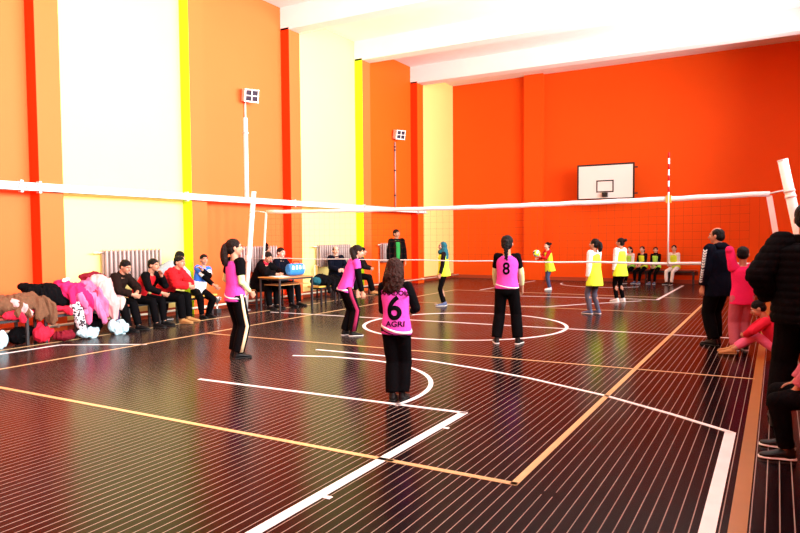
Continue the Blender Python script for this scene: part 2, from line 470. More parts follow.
floodlight(18.6, 4.88, 'caged white floodlight high on the orange wall, farther of the two', -28)

def radiator(y0, y1, label, n):
    t = thing('radiator', label, 'radiator', (LW+.05, y0, .78), 0, 'column radiators along the left wall')
    p = (y1-y0)/n
    for i in range(n):
        s = MB(); y = (i+.5)*p; w_ = p*.30
        for x in (.03, .12):
            s.loft([(V((x, y, z)), V((.030, 0, 0))*k, V((0, w_, 0))*k) for z, k in ((0, .6), (.03, 1), (.57, 1), (.60, .6))], 10)
        s.box((.03, y-w_*.7, .02), (.12, y+w_*.7, .06)); s.box((.03, y-w_*.7, .54), (.12, y+w_*.7, .58))
        part('section', s, MT['enamel'], t, True)
    part('valve_pipe', MB().tube([(.07, -.02, .05), (.07, -.14, .05), (.07, -.14, -.62)], .014, 8), MT['cream'], t, True)
    part('valve_pipe', MB().tube([(.07, -.02, .55), (.07, -.18, .55)], .016, 8), MT['cream'], t, True)
    part('rail', MB().tube([(.07, -.03, .55), (.07, y1-y0+.02, .55)], .016, 8), MT['enamel'], t, True)
    part('rail', MB().tube([(.07, -.03, .05), (.07, y1-y0+.02, .05)], .016, 8), MT['enamel'], t, True)
    for y in (.3*(y1-y0), .8*(y1-y0)): part('bracket', MB().box((-.05, y-.01, .46), (.04, y+.01, .5)), MT['enamel'], t)
radiator(7.73, 9.03, 'column radiator on the yellow wall behind the boys on the bench', 14)
radiator(11.2, 12.5, 'column radiator on the orange wall behind the scorers at the table', 14)
radiator(14.2, 15.7, 'column radiator on the yellow wall behind the seated man in black', 15)
radiator(17.45, 18.5, 'short column radiator on the orange wall beside the standing man', 10)

# ------------------------------------------------------------------ basketball backboard
BX, BY, BZ = -4.94, 22.3, 2.76
bb = thing('basketball_backboard', 'white basketball backboard with black border mounted on the orange far wall', 'basketball backboard', (BX, FW, BZ))
dy = BY-FW
part('board', MB().box((-.91, dy, 0), (.91, dy+.03, 1.15)), MT['white'], bb)
bd = MB(); t = .05
bd.box((-.92, dy-.008, 1.10), (.92, dy+.035, 1.155)); bd.box((-.92, dy-.008, .0), (-.87, dy+.035, 1.10)); bd.box((.87, dy-.008, 0), (.92, dy+.035, 1.10))
bd.box((-.87, dy-.008, -.005), (.87, dy+.035, .03))
part('border', bd, MT['black'], bb, label='black painted board border')
sq = MB(); x0, x1, z0, z1, t = -.29, .27, .22, .62, .04
sq.box((x0, dy-.006, z0), (x1, dy, z0+t)); sq.box((x0, dy-.006, z1-t), (x1, dy, z1)); sq.box((x0, dy-.006, z0+t), (x0+t, dy, z1-t)); sq.box((x1-t, dy-.006, z0+t), (x1, dy, z1-t))
part('target_square', sq, MT['black'], bb)
part('rim_bracket', MB().box((-.09, dy-.10, .07), (.09, dy-.006, .21)), MT['black'], bb, bevel=.01)
fr = MB()
for x in (-.55, .55):
    for z in (.3, .95):
        fr.box((x-.025, dy+.03, z-.025), (x+.025, -.0, z+.025))
    fr.box((x-.025, dy+.03, .3), (x+.025, dy+.07, .95))
fr.tube([(-.55, dy+.05, .3), (-.55, 0, 1.2)], .02, 8); fr.tube([(.55, dy+.05, .3), (.55, 0, 1.2)], .02, 8)
fr.box((-.55, dy+.03, .9), (.55, dy+.07, .95))
part('wall_frame', fr, MT['darkmetal'], bb)
for z in (.16, 1.0): part('frame_bolt', MB().tube([(.9, dy+.05, z), (1.01, dy+.05, z)], .022, 10), MT['darkmetal'], bb)

# ------------------------------------------------------------------ volleyball net and posts
YN = 10.75
net = thing('volleyball_net', 'white-taped volleyball net stretched across the hall between two posts', 'volleyball net', (-4.75, YN, 0))
def top(x):   # world x -> tape height (a slight sag)
    u = (x+4.75)/4.65
    return 2.09+.05*u*u+.012*(u)
XA, XB = -9.38, -.10
g = MB(); 
nx = 74; nz = 8
for i in range(nx+1):
    x = XA+(XB-XA)*i/nx; g.tube([(x+4.75, 0, 1.14), (x+4.75, 0, top(x)-.03)], .0011, 4)
for k in range(1, nz):
    pts = []
    for i in range(0, nx+1, 4):
        x = XA+(XB-XA)*i/nx; zt = top(x)-.03; pts.append((x+4.75, 0, 1.14+(zt-1.14)*k/nz))
    g.tube(pts, .0012, 4)
part('netting', g, MT['netcord'], net)
tp = MB(); N_ = 40; rr = []
for i in range(N_+1):
    x = XA+(XB-XA)*i/N_; z = top(x); y = .006*math.sin(i*1.7); z += .004*math.sin(i*2.3)
    rr.append([V((x+4.75, y-.008, z-.042)), V((x+4.75, y+.008, z-.042)), V((x+4.75, y+.008, z+.03)), V((x+4.75, y-.008, z+.03))])
tp.rings(rr); part('top_tape', tp, MT['tape'], net, True)
rr = []
for i in range(N_+1):
    x = XA+(XB-XA)*i/N_; z = 1.14+.006*math.sin(i*.9)
    hz = .008+.02*max(0, (x+4.0)/4)
    rr.append([V((x+4.75, -.006, z-hz)), V((x+4.75, .006, z-hz)), V((x+4.75, .006, z+hz)), V((x+4.75, -.006, z+hz))])
tp = MB(); tp.rings(rr); part('bottom_band', tp, MT['tape'], net, True)
def band(p0, p1, w_, m, name):
    p0, p1 = V(p0), V(p1); b_ = MB()
    b_.rings([[p0+V((-w_, -.008, 0)), p0+V((w_, -.008, 0)), p0+V((w_, .008, 0)), p0+V((-w_, .008, 0))],
              [p1+V((-w_, -.008, 0)), p1+V((w_, -.008, 0)), p1+V((w_, .008, 0)), p1+V((-w_, .008, 0))]])
    return part(name, b_, MT[m], net)
band((XA+4.75, 0, 2.12), (XA+4.65, 0, 1.12), .022, 'tape', 'side_band')
band((-.11+4.75, 0, 2.12), (.06+4.75, 0, 1.10), .038, 'tape', 'side_band')
part('head_cord', MB().tube([(XA+4.75, 0, 2.11), (-9.78+4.75, 0, 2.16)], .007, 6).tube([(XB+4.75, 0, 2.15), (.10+4.75, 0, 2.19)], .012, 6), MT['tape'], net, True)
part('foot_cord', MB().tube([(XA+4.65, 0, 1.14), (-9.9+4.75, 0, 1.12)], .006, 6).tube([(.06+4.75, 0, 1.14), (.33+4.75, 0, 1.16)], .008, 6), MT['steelrope'], net, True)
an = MB().tube([(3.31, -.015, 1.1), (3.31, -.015, 2.8)], .011, 8)
ant = part('antenna', an, MT['white'], net, True)
bands = MB()
for k in range(4):
    z = 2.22+k*.17
    bands.tube([(3.31, -.015, z), (3.31, -.015, z+.085)], .0125, 8)
part('red_band', bands, MT['redc'], ant, True, label='red rings around the antenna')
part('antenna_sleeve', MB().box((3.27, -.02, 2.06), (3.35, .02, 2.17)), MT['yellowwood'], net)
part('side_marker', MB().box((3.298, -.012, 1.14), (3.322, -.004, 2.06)), MT['tape'], net)
def post(bx, tx, ztop, rad, label, ang):
    t = thing('volleyball_post', label, 'volleyball post', (bx, YN+.02, 0), 0, 'net posts')
    d = V((tx-bx, 0, ztop)); 
    m_ = MB().tube([(0, 0, 0), d*.5, d], rad, 16); part('pole', m_, MT['white'], t, True)
    m_ = MB().tube([d, d*1.006], rad*1.06, 16); part('end_cap', m_, MT['white'], t, True)
    part('base_plate', MB().tube([(0, 0, 0), (0, 0, .015)], rad*2.2, 20), MT['steel'], t, False)
    for q in (.80, .83): part('binding', MB().tube([d*q, d*(q+.012)], rad*1.12, 16), MT['tape'], t, True)
    w_ = MB().box((d.x*.45-.03, -rad-.05, ztop*.42), (d.x*.45+.03, -rad+.02, ztop*.47)); part('winch', w_, MT['steel'], t)
post(-10.04, -9.74, 2.55, .052, 'white leaning net post at the table end of the net, left in view', 0)
post(.58, .05, 2.60, .065, 'thick white leaning net post at the right end of the net', 0)

# ------------------------------------------------------------------ benches, table, chair
def bench(loc, L, label, top_m, rz=0, h=.45, w_=.30, back=False, legs=3, group=None):
    t = thing('bench', label, 'bench', loc, rz, group)
    part('seat', MB().box((-w_/2, 0, h-.035), (w_/2, L, h)), MT[top_m], t, bevel=.006)
    for i in range(legs):
        y = .12+(L-.24)*i/(legs-1)
        for sx in (-1, 1):
            part('leg', MB().box((sx*(w_/2-.03)-.018, y-.018, 0), (sx*(w_/2-.03)+.018, y+.018, h-.035)), MT['darkmetal'], t)
        part('cross_bar', MB().box((-w_/2+.04, y-.012, .12), (w_/2-.04, y+.012, .145)), MT['darkmetal'], t)
    part('apron', MB().box((-w_/2+.03, .1, h-.08), (w_/2-.03, L-.1, h-.035)), MT['darkmetal'], t)
    return t
bench((-9.80, 3.9, 0), 1.95, 'wooden bench piled with brown and black coats at the left edge', 'redwood', w_=.34)
bench((-9.80, 5.9, 0), 1.6, 'bench heaped with pink and beige jackets beside the boys', 'redwood', w_=.34)
bench((-10.0, 7.55, 0), 2.2, 'bench under the row of seated boys in front of the radiator', 'yellowwood', w_=.34, legs=4)
bench((-10.06, 10.88, 0), 1.45, 'bench the scorers at the table sit on', 'wood', w_=.34)
bench((-9.35, 12.3, 0), 1.35, 'low bench with a yellow seat holding dark jackets beside the scoring table', 'yellowwood', w_=.34, h=.44)
bench((-10.2, 14.35, 0), 1.6, 'yellowish bench of the two dark-clad men by the radiator', 'yellowwood', w_=.34)
bf = bench((-4.5, 22.55, 0), 2.35, 'long red-brown bench against the orange far wall', 'redwood', rz=R(-90), h=.46, w_=.34, legs=4)
part('backrest', MB().box((-.20, .0, .28), (-.17, 2.35, .40)), MT['redwood'], bf)
# table
tb = thing('scoring_table', 'light wood scoring table with black metal legs near the net post', 'table', (-9.24, 11.2, 0), R(-8))
part('tabletop', MB().box((-.33, -.5, .715), (.33, .52, .74)), MT['wood'], tb, bevel=.004)
part('edge_band', MB().box((-.335, -.505, .722), (.335, -.5, .735)), MT['yellowwood'], tb)
for sx in (-.3, .3):
    for sy in (-.46, .48): part('leg', MB().box((sx-.016, sy-.016, 0), (sx+.016, sy+.016, .715)), MT['darkmetal'], tb)
part('frame', MB().box((-.3, -.46, .68), (.3, .48, .715)), MT['darkmetal'], tb)
part('modesty_shelf', MB().box((-.25, -.4, .56), (.22, .46, .575)), MT['wood'], tb)
# papers, blue bag
for k, (x, y, a) in enumerate(((-9.14, 10.93, 10), (-9.34, 11.02, -14))):
    o = part('paper_sheet', MB().box((-.105, -.15, 0), (.105, .15, .004)), MT['paper'])
    o.location = (x, y, .7405+.0045*k); o.rotation_euler = (0, 0, R(a))
    tag(o, ['white sheet of paper at the near edge of the scoring table', 'white sheet of paper lying beside the blue bag on the table'][k], 'paper')
bag = thing('sports_bag', 'blue sports bag with white markings on the scoring table', 'bag', (-9.14, 11.40, .745), R(-12))
mb = MB(); mb.loft([(V((0, y, .135)), V((.10*k, 0, 0)), V((0, 0, .13*k))) for y, k in ((-.22, .75), (-.20, 1), (0, 1.04), (.18, 1), (.20, .75))], 16)
skinned('bag_body', mb, MT['bluebag'], bag, .012, 3, .008, 10)
for y in (-.14, -.04, .05, .15):
    part('white_marking', MB().box((.088, y-.026, .14), (.108, y+.018, .22)), MT['paper'], bag, bevel=.004)
part('handle', MB().tube([(.02, -.1, .25), (.02, -.07, .31), (.02, .07, .31), (.02, .1, .25)], .009, 8), MT['navy'], bag, True)
# orange backed chair
ch = thing('school_chair', 'wooden chair with orange-yellow backrest beside the man in black', 'chair', (-10.1, 13.75, 0), R(-50))
part('seat', MB().box((-.19, -.19, .43), (.19, .19, .45)), MT['yellowwood'], ch, bevel=.006)
part('backrest', MB().box((-.19, -.20, .62), (.19, -.18, .86)), MT['yellowwood'], ch, bevel=.006)
for sx in (-.17, .17):
    part('leg', MB().tube([(sx, .17, .43), (sx, .18, 0)], .011, 8), MT['darkmetal'], ch, True)
    part('leg', MB().tube([(sx, -.19, .84), (sx, -.17, .45), (sx, -.19, 0)], .011, 8), MT['darkmetal'], ch, True)
# trophy
tro = thing('trophy_cup', 'small silver trophy cup on the floor against the orange wall', 'trophy', (-10.22, 10.12, 0))
part('base', MB().box((-.06, -.06, 0), (.06, .06, .09)), MT['darkmetal'], tro, bevel=.006)
part('cup', MB().loft([(V((0, 0, z)), V((r_, 0, 0)), V((0, r_, 0))) for z, r_ in ((.09, .05), (.12, .018), (.18, .015), (.22, .03), (.26, .07), (.34, .085), (.35, .08))], 20), MT['trophy'], tro, True)
for s in (-1, 1): part('handle', MB().tube([(0, s*.07, .25), (0, s*.12, .28), (0, s*.12, .33), (0, s*.08, .335)], .007, 8), MT['trophy'], tro, True)

# ------------------------------------------------------------------ people
def unit(v): return V(v).normalized()
def ik(a, t, l1, l2, pole):
    d = t-a; L = d.length; mx = (l1+l2)*.995
    if L > mx: d = d*(mx/L); L = mx
    L = max(L, abs(l1-l2)+.01); u = d.normalized()
    x = (l1*l1-l2*l2+L*L)/(2*L); h = math.sqrt(max(0, l1*l1-x*x))
    p = V(pole); p = (p-u*p.dot(u))
    p = p.normalized() if p.length > 1e-4 else u.orthogonal().normalized()
    return a+u*x+p*h, a+u*L
EYES = {}
class Person:
    def __init__(s, label, x, y, face, H, skin='skin', pelvis=(0, 0, .525), lean=2, side=0, twist=0, head_yaw=0, head_pitch=0,
                 lh=None, rh=None, lpole=(-1, -1, -.3), rpole=(1, -1, -.3), lf=(-.055, 0, .042), rf=(.055, 0, .042), lft=8, rft=8,
                 lkp=(0, 1, .1), rkp=(0, 1, .1), curl=30, broad=.92, z=0, hs=1.0, group=None, fat=.95):
        s.H = H; s.fat = fat
        s.P = V(pelvis)*H
        s.u = (Matrix.Rotation(R(side), 3, 'Y') @ Matrix.Rotation(R(-lean), 3, 'X')) @ V((0, 0, 1))
        s.r = Matrix.Rotation(R(twist), 3, s.u) @ (V((1, 0, 0))-s.u*s.u.x).normalized()
        s.f = s.u.cross(s.r)
        s.rp = V((1, 0, 0)); s.hs = hs*H
        S = s.P+s.u*.285*H
        s.N = s.P+s.u*.315*H
        hm = Matrix.Rotation(R(head_yaw), 3, 'Z')
        base_f = V((s.f.x, s.f.y, 0)).normalized() if abs(s.f.z) < .95 else V((0, 1, 0))
        hf = hm @ base_f; hr = hf.cross(V((0, 0, 1))).normalized()
        hf = (Matrix.Rotation(R(head_pitch), 3, hr) @ hf).normalized(); hu = hr.cross(hf)
        s.hf, s.hr, s.hu = hf, hr, hu
        s.hc = s.N+(s.u*.35+hu*.65)*.088*s.hs+base_f*.012*H*min(1, lean/20)
        b = .098*broad
        s.sh = {-1: S-s.r*b*H, 1: S+s.r*b*H}
        dl = V((-.125, .02, .40)); dr = V((.125, .02, .40))
        tl = V(lh)*H if lh else dl*H; trg = V(rh)*H if rh else dr*H
        s.el = {}; s.wr = {}
        s.el[-1], s.wr[-1] = ik(s.sh[-1], tl, .168*H, .15*H, lpole)
        s.el[1], s.wr[1] = ik(s.sh[1], trg, .168*H, .15*H, rpole)
        s.hip = {-1: s.P+V((-.052*H, 0, -.012*H)), 1: s.P+V((.052*H, 0, -.012*H))}
        s.kn = {}; s.an = {}
        s.kn[-1], s.an[-1] = ik(s.hip[-1], V(lf)*H, .245*H, .24*H, lkp)
        s.kn[1], s.an[1] = ik(s.hip[1], V(rf)*H, .245*H, .24*H, rkp)
        s.ft = {-1: lft, 1: -rft}
        mb = MB(); h = H; k = fat
        # torso
        mb.loft([(s.P+s.u*t*h, (s.rp.lerp(s.r, max(0, min(1, t/.28))))*w_*h*k, s.f*d_*h*k) for t, w_, d_ in
                 ((-.055, .06, .045), (-.03, .085, .058), (.02, .088, .060), (.08, .072, .052), (.15, .080, .058), (.22, .090*broad, .058), (.265, .088*broad, .05), (.29, .065*broad, .040), (.305, .04, .034))], 20)
        mb.cap(s.N-s.u*.03*h, s.hc-hu*.03*s.hs-hf*.012*s.hs, .033*h, .031*h)
        for q in (-1, 1):
            mb.cap(s.sh[q]-s.r*q*.02*h, s.sh[q], .033*h*k, .030*h*k)
            mb.cap(s.sh[q], s.el[q], .030*h*k, .023*h*k); mb.cap(s.el[q], s.wr[q], .0225*h*k, .0155*h)
            mb.cap(s.hip[q], s.kn[q], .050*h*k, .033*h*k)
            mid = s.kn[q].lerp(s.an[q], .3)+V((0, -.008*h, 0))
            mb.cap(s.kn[q], mid, .032*h*k, .033*h*k); mb.cap(mid, s.an[q], .032*h*k, .020*h)
            yw = abs(R(s.ft[q])); fd = V((math.sin(yw)*q, math.cos(yw), 0))
            mb.cap(s.an[q]-V((0, 0, .018*h)), s.an[q]+fd*.09*h-V((0, 0, .027*h)), .018*h, .013*h)
            s.hand(mb, q, curl)
        # head
        H2 = s.hs; C_ = s.hc
        def E(c, a, b_, d_): mb.ell(C_+hr*c[0]*H2+hf*c[1]*H2+hu*c[2]*H2, hr*a*H2, hf*b_*H2, hu*d_*H2)
        E((0, -.006, .012), .046, .056, .054); E((0, .014, -.020), .037, .040, .044); E((0, .038, -.052), .014, .012, .012)
        E((0, .046, .014), .030, .010, .007)
        E((.019, .036, -.018), .015, .014, .016); E((-.019, .036, -.018), .015, .014, .016)
        nb = C_+hf*.053*H2+hu*.002*H2; nt_ = C_+hf*.066*H2-hu*.017*H2
        mb.cap(nb, nt_, .0055*H2, .0085*H2, 8)
        for q in (-1, 1): E((q*.047, -.006, -.008), .006, .011, .017)
        E((0, .051, -.033), .013, .006, .004)
        s.body = skinned('person', mb, MT[skin], None, max(.0062, .0045*H), 3)
        s.body.location = (x, y, z); s.body.rotation_euler = (0, 0, R(face))
        tag(s.body, label, 'person', group)
        for q in (-1, 1):
            e = MB(); c = C_+hr*q*.0175*H2+hf*.0458*H2+hu*.0015*H2
            e.ball(c, .0082*H2, 12, 8); e.cur = 1; e.ball(c+hf*.0034*H2-hu*.0006*H2, .0056*H2, 10, 6)
            ey = part('eye', e, [MT['eyewhite'], MT['iris']], s.body, True)
            ld_ = MB().ell(c+hu*.0042*H2+hf*.0008*H2, hr*.0095*H2, hf*.0088*H2, hu*.0052*H2, 12, 8)
            part('eyelid', ld_, MT[skin], ey, True)
            e = MB().tube([C_+hr*q*.008*H2+hf*.0565*H2+hu*.0125*H2, C_+hr*q*.02*H2+hf*.054*H2+hu*.016*H2, C_+hr*q*.032*H2+hf*.043*H2+hu*.012*H2], [.0025*H2, .0032*H2, .0018*H2], 6)
            part('eyebrow', e, MT['hair_black'], s.body, True)
        m_ = MB().ell(C_+hf*.0555*H2-hu*.0335*H2, hr*.014*H2, hf*.0045*H2, hu*.0048*H2, 12, 6)
        part('mouth', m_, MT['lips'], s.body, True)
    def hand(s, mb, q, curl):
        h = s.H; w_ = s.wr[q]; d = (w_-s.el[q]).normalized()
        inn = -s.r*q
        n = (inn-d*inn.dot(d))
        if n.length < .3: n = (V((0, 0, -1))-d*(-d.z))
        n.normalize(); a = n.cross(d).normalized()
        if a.dot(s.f) < 0 and abs(a.dot(s.f)) > .1: a = -a       # a points to the thumb side
        mb.loft([(w_+d*t*h, a*wa*h, n*wn*h) for t, wa, wn in ((-.01, .015, .013), (.015, .020, .011), (.045, .025, .010), (.058, .022, .008))], 12)
        for i, (o, L) in enumerate(((.0195, .040), (.0066, .045), (-.0066, .042), (-.0185, .033))):
            b0 = w_+d*.052*h+a*o*h; d1 = (Matrix.Rotation(R(curl), 3, a*(1 if n.cross(d).dot(a) > 0 else 1)) @ d)
            d1 = (d*math.cos(R(curl))+n*math.sin(R(curl))+a*o*5).normalized()
            d2 = (d*math.cos(R(curl*2.2))+n*math.sin(R(curl*2.2))+a*o*3).normalized()
            p1 = b0+d1*L*.55*h; p2 = p1+d2*L*.5*h
            mb.cap(w_+d*.03*h+a*o*.7*h, b0, .006*h, .0056*h, 8); mb.cap(b0, p1, .0056*h, .005*h, 8); mb.cap(p1, p2, .005*h, .0042*h, 8)
        t0 = w_+d*.012*h+a*.014*h; t1 = t0+(d*.75+a*.65+n*.3).normalized()*.026*h; t2 = t1+(d*.95+a*.15+n*.4).normalized()*.024*h
        mb.cap(t0, t1, .0075*h, .0062*h, 8); mb.cap(t1, t2, .0062*h, .005*h, 8)
    # ---- clothing
    def torso(s, name, m, t0=-.05, t1=.295, g=.010, flare=0, belly=0, neck=.045, voxel=.011, fold=.006, quilt=0, sleeves=None, sg=None, label=None, vest=False, hem_f=0):
        """one garment over the trunk; sleeves: how far down the arm it goes (0..2)"""
        h = s.H; k = s.fat; mb = MB(); prof = [(-.16, .092, .068), (-.10, .092, .066), (-.05, .090, .064), (.02, .090, .062), (.08, .080, .058), (.15, .083, .060), (.22, .092, .060), (.265, .090, .052), (.29, .070, .042), (.305, .045, .038)]
        def at(t):
            for (a, wa, da), (b, wb, db) in zip(prof, prof[1:]):
                if a <= t <= b: q = (t-a)/(b-a); return wa+(wb-wa)*q, da+(db-da)*q
            return prof[0][1:] if t < prof[0][0] else prof[-1][1:]
        n = 12; secs = []
        for i in range(n+1):
            t = t0+(t1-t0)*i/n; wa, da = at(t); fl = flare*max(0, (.1-t)/(.1-t0)) if t < .1 else 0
            gg = g*(.4 if t > .27 else 1)
            if vest and t > .2: wa *= .86
            c = s.P+s.u*t*h+s.f*belly*h*max(0, 1-abs(t-.08)/.12)
            secs.append((c, (s.rp.lerp(s.r, max(0, min(1, t/.28))))*(wa+gg+fl)*h*k, s.f*(da+gg+fl*.7+belly*.5)*h*k))
        mb.loft(secs, 22)
        if sleeves: s.arm(mb, 0, sleeves, sg or g)
        return skinned(name, mb, MT[m], s.body, voxel, 3, fold, 8/max(.8, s.H), quilt, label)
    def armpt(s, q, t):
        return s.sh[q].lerp(s.el[q], t) if t <= 1 else s.el[q].lerp(s.wr[q], t-1)
    def arm(s, mb, t0, t1, g, sides=(-1, 1)):
        h = s.H; k = s.fat
        for q in sides:
            ts = [t for t in (t0, .5, 1, 1.5, t1) if t0 <= t <= t1]; ts = sorted(set(ts))
            def rad(t): return ((.0305-.006*t)*k if t <= 1 else (.0245-.008*(t-1))*k)+g
            pts = [s.armpt(q, t) for t in ts]
            mb.tube(pts, [rad(t)*h for t in ts], 16)
            for t in ts[(0 if t0 == 0 else 1):-1]: mb.ball(s.armpt(q, t), rad(t)*h)
            if t0 == 0: mb.cap(s.sh[q]-s.r*q*.03*h-s.u*.002*h, s.sh[q]-s.u*.006*h, (.032*k+g*.6)*h, (.0305*k+g)*h)
    def sleeve(s, name, m, t0, t1, g=.006, label=None, sides=(-1, 1), fold=.004, voxel=.009, quilt=0):
        for q in sides:
            mb = MB(); s.arm(mb, t0, t1, g, (q,)); skinned(name, mb, MT[m], s.body, voxel, 3, fold, 10, quilt, label)
    def trousers(s, m, g=.010, wide=.0, end=.93, fold=.007, top=.05, label=None):
        h = s.H; k = s.fat; mb = MB()
        mb.loft([(s.P+s.u*t*h, s.rp*w_*h*k, s.u.cross(s.rp)*d_*h*k) for t, w_, d_ in ((-.07, .06+g, .045+g), (-.04, .090+g, .062+g), (.02, .091+g, .062+g), (top, .084+g*.7, .060+g*.7))], 20)
        for q in (-1, 1):
            a = s.kn[q].lerp(s.an[q], end)
            mb.cap(s.hip[q], s.kn[q], (.051*k+g)*h, (.034*k+g+wide*.5)*h)
            mb.tube([s.kn[q], s.kn[q].lerp(a, .5), a], [(.034*k+g+wide*.5)*h, (.032*k+g+wide*.8)*h, (.024*k+g+wide)*h], 16)
        return skinned('trousers', mb, MT[m], s.body, .011, 3, fold, 7/max(.8, s.H), 0, label)
    def stripe(s, m, g=.010, wide=0, width=.012, sides=(-1, 1), t0=.0, label=None):
        h = s.H; k = s.fat
        for q in sides:
            mb = MB(); pts = []
            out = V((q, 0, 0))
            a = s.kn[q].lerp(s.an[q], .92)
            P_ = [(s.P+s.u*.02*h, .090+g-.0), (s.hip[q], None), (s.kn[q], None), (a, None)]
            rows = []
            for (c, r_) in ((s.hip[q]+s.u*.03*h, .046*k+g), (s.hip[q].lerp(s.kn[q], .33), .046*k+g), (s.hip[q].lerp(s.kn[q], .66), .040*k+g), (s.kn[q], .034*k+g+wide*.5), (s.kn[q].lerp(a, .5), .032*k+g+wide*.8), (a, .024*k+g+wide)):
                cc = c+out*(r_+.001)*h
                rows.append([cc+V((0, -width*h, 0))-out*.014*h, cc+V((0, width*h, 0))-out*.014*h, cc+V((0, width*h, 0))+out*.0045*h, cc+V((0, -width*h, 0))+out*.0045*h])
            mb.rings(rows); part('side_stripe', mb, MT[m], s.body, True, label=label)
    def shoes(s, m, sole='sole_white', size=1, boot=False):
        h = s.H*size
        for q in (-1, 1):
            yw = abs(R(s.ft[q])); fd = V((math.sin(yw)*q, math.cos(yw), 0)); rd = V((fd.y, -fd.x, 0)); up = V((0, 0, 1))
            an = s.an[q]; base = V((an.x, an.y, an.z-.042*s.H))
            mb = MB(); P_ = lambda y, z: base+fd*y*h+up*z*h
            mb.loft([(P_(y, z), rd*w_*h, up*hh*h) for y, z, w_, hh in ((-.036, .022, .012, .012), (-.028, .026, .023, .020), (0, .030, .026, .024), (.035, .028, .028, .021), (.07, .021, .031, .014), (.10, .018, .027, .011), (.118, .015, .012, .007))], 14)
            mb.cap(P_(-.004, .025), P_(-.006, .062 if boot else .046), .026*h, .026*h)
            o = skinned('shoe', mb, MT[m], s.body, .007, 3)
            so = MB(); so.loft([(P_(y, .007), rd*w_*h, up*.0072*h) for y, w_ in ((-.038, .016), (-.028, .025), (0, .028), (.04, .030), (.075, .033), (.105, .027), (.121, .012))], 12)
            part('sole', so, MT[sole], o, True)
    def hairdo(s, kind, m='hair', length=.25):
        H2 = s.hs; C_ = s.hc; hr, hf, hu = s.hr, s.hf, s.hu; mb = MB()
        def E(c, a, b_, d_): mb.ell(C_+hr*c[0]*H2+hf*c[1]*H2+hu*c[2]*H2, hr*a*H2, hf*b_*H2, hu*d_*H2)
        pt = lambda x, y, z: C_+hr*x*H2+hf*y*H2+hu*z*H2
        if kind == 'bald':
            E((0, -.024, -.004), .0525, .044, .036)
        elif kind == 'thin':
            E((0, -.010, .014), .0505, .054, .049); E((0, -.030, -.008), .049, .036, .042)
        elif kind == 'short':
            E((0, -.010, .022), .0505, .058, .050); E((0, -.030, -.006), .047, .036, .040)
        else:
            E((0, -.014, .020), .053, .060, .053); E((0, -.030, -.012), .050, .038, .046)
        if kind == 'bun': E((0, -.085, .035), .026, .024, .026)
        if kind in ('pony', 'pony_r', 'braid'):
            E((0, -.074, .018), .018, .018, .018)
            sx = .035 if kind == 'pony_r' else 0
            p = [pt(0, -.074, .02)]
            bk = p[0]
            n = 7
            for i in range(1, n+1):
                t = i/n
                z = bk.z-length*t*s.H; base = bk-V((s.f.x, s.f.y, 0))*(.012*s.H*math.sin(t*3))
                p.append(V((base.x, base.y, z))+hr*sx*t*H2*2+(hf*.05*t*H2 if kind == 'pony_r' else V()))
            if kind == 'braid':
                for i in range(14):
                    t = i/13; a = p[int(t*(n-1))].lerp(p[min(n, int(t*(n-1))+1)], t*(n-1) % 1)
                    mb.ball(a+hr*(.008 if i % 2 else -.008)*H2, (.018-.008*t)*H2, 8, 6)
            else:
                mb.tube(p, [(.016+.016*math.sin(math.pi*min(1, .15+.75*i/n)))*H2 for i in range(n+1)], 10)
                mb.ball(p[-1], .012*H2)
        if kind == 'long':
            for i in range(11):
                a = -1+2*i/10; ang = a*1.75
                x0, y0 = math.sin(ang)*.044, -math.cos(ang)*.046-.01
                p = [pt(x0*.8, y0*.8, .03), pt(x0*1.08, y0*1.1, -.02)]
                st = p[-1]; L = length*(1-.25*abs(a))
                for k in range(1, 7):
                    t = k/6; wv = .010*math.sin(k*1.9+i*2.1)
                    p.append(V((st.x, st.y, st.z-L*t*s.H))+hr*(wv+x0*.25*t)*s.H-hf*(.022*math.sin(t*2.2)+.010*math.cos(k*1.7+i))*s.H)
                mb.tube(p, [.020*H2]*2+[(.021-.010*k/6)*H2 for k in range(1, 7)], 8); mb.ball(p[-1], .010*H2, 8, 6)
        return skinned('hair', mb, MT[m], s.body, .0075, 2, .006 if kind == 'long' else .003, 26)
    def hijab(s, m):
        H2 = s.hs; C_ = s.hc; hr, hf, hu = s.hr, s.hf, s.hu; mb = MB()
        mb.ell(C_-hf*.016*H2+hu*.008*H2, hr*.058*H2, hf*.062*H2, hu*.064*H2)
        top_ = C_-hf*.016*H2-hu*.02*H2; n = 7; secs = []
        bot = s.sh[-1].lerp(s.sh[1], .5)-s.u*.085*s.H-s.f*.028*s.H
        for i in range(n+1):
            t = i/n; c = top_.lerp(bot, t); secs.append((c, s.r*(.052+.045*t)*s.H, s.f*(.054+.012*math.sin(t*3))*s.H))
        mb.loft(secs, 18)
        mb.cap(C_-hu*.055*H2+hf*.012*H2, s.N+s.f*.03*s.H, .030*H2, .045*H2)
        return skinned('headscarf', mb, MT[m], s.body, .009, 3, .007, 14)
    def bib(s, m, t0=-.06, flare=.02, g=.022, belly=0):
        return s.torso('bib', m, t0, .278, g, flare, fold=.006, vest=True, belly=belly)
    def collar(s, m, g=.012, hh=.03, name='collar'):
        mb = MB(); secs = [(s.N+s.u*(t-.02)*s.H-s.f*.004*s.H, s.r*(.034+g)*s.H, s.f*(.034+g)*s.H) for t in (0, hh)]
        mb.loft(secs, 16); skinned(name, mb, MT[m], s.body, .009, 2, .003, 12)
    def hood(s, m):
        mb = MB(); c = s.N-s.f*.045*s.H-s.u*.005*s.H
        mb.ell(c, s.r*.072*s.H, s.f*.035*s.H, s.u*.038*s.H); mb.ell(c+s.f*.02*s.H+s.u*.012*s.H, s.r*.068*s.H, s.f*.04*s.H, s.u*.02*s.H)
        skinned('hood', mb, MT[m], s.body, .009, 3, .006, 12)

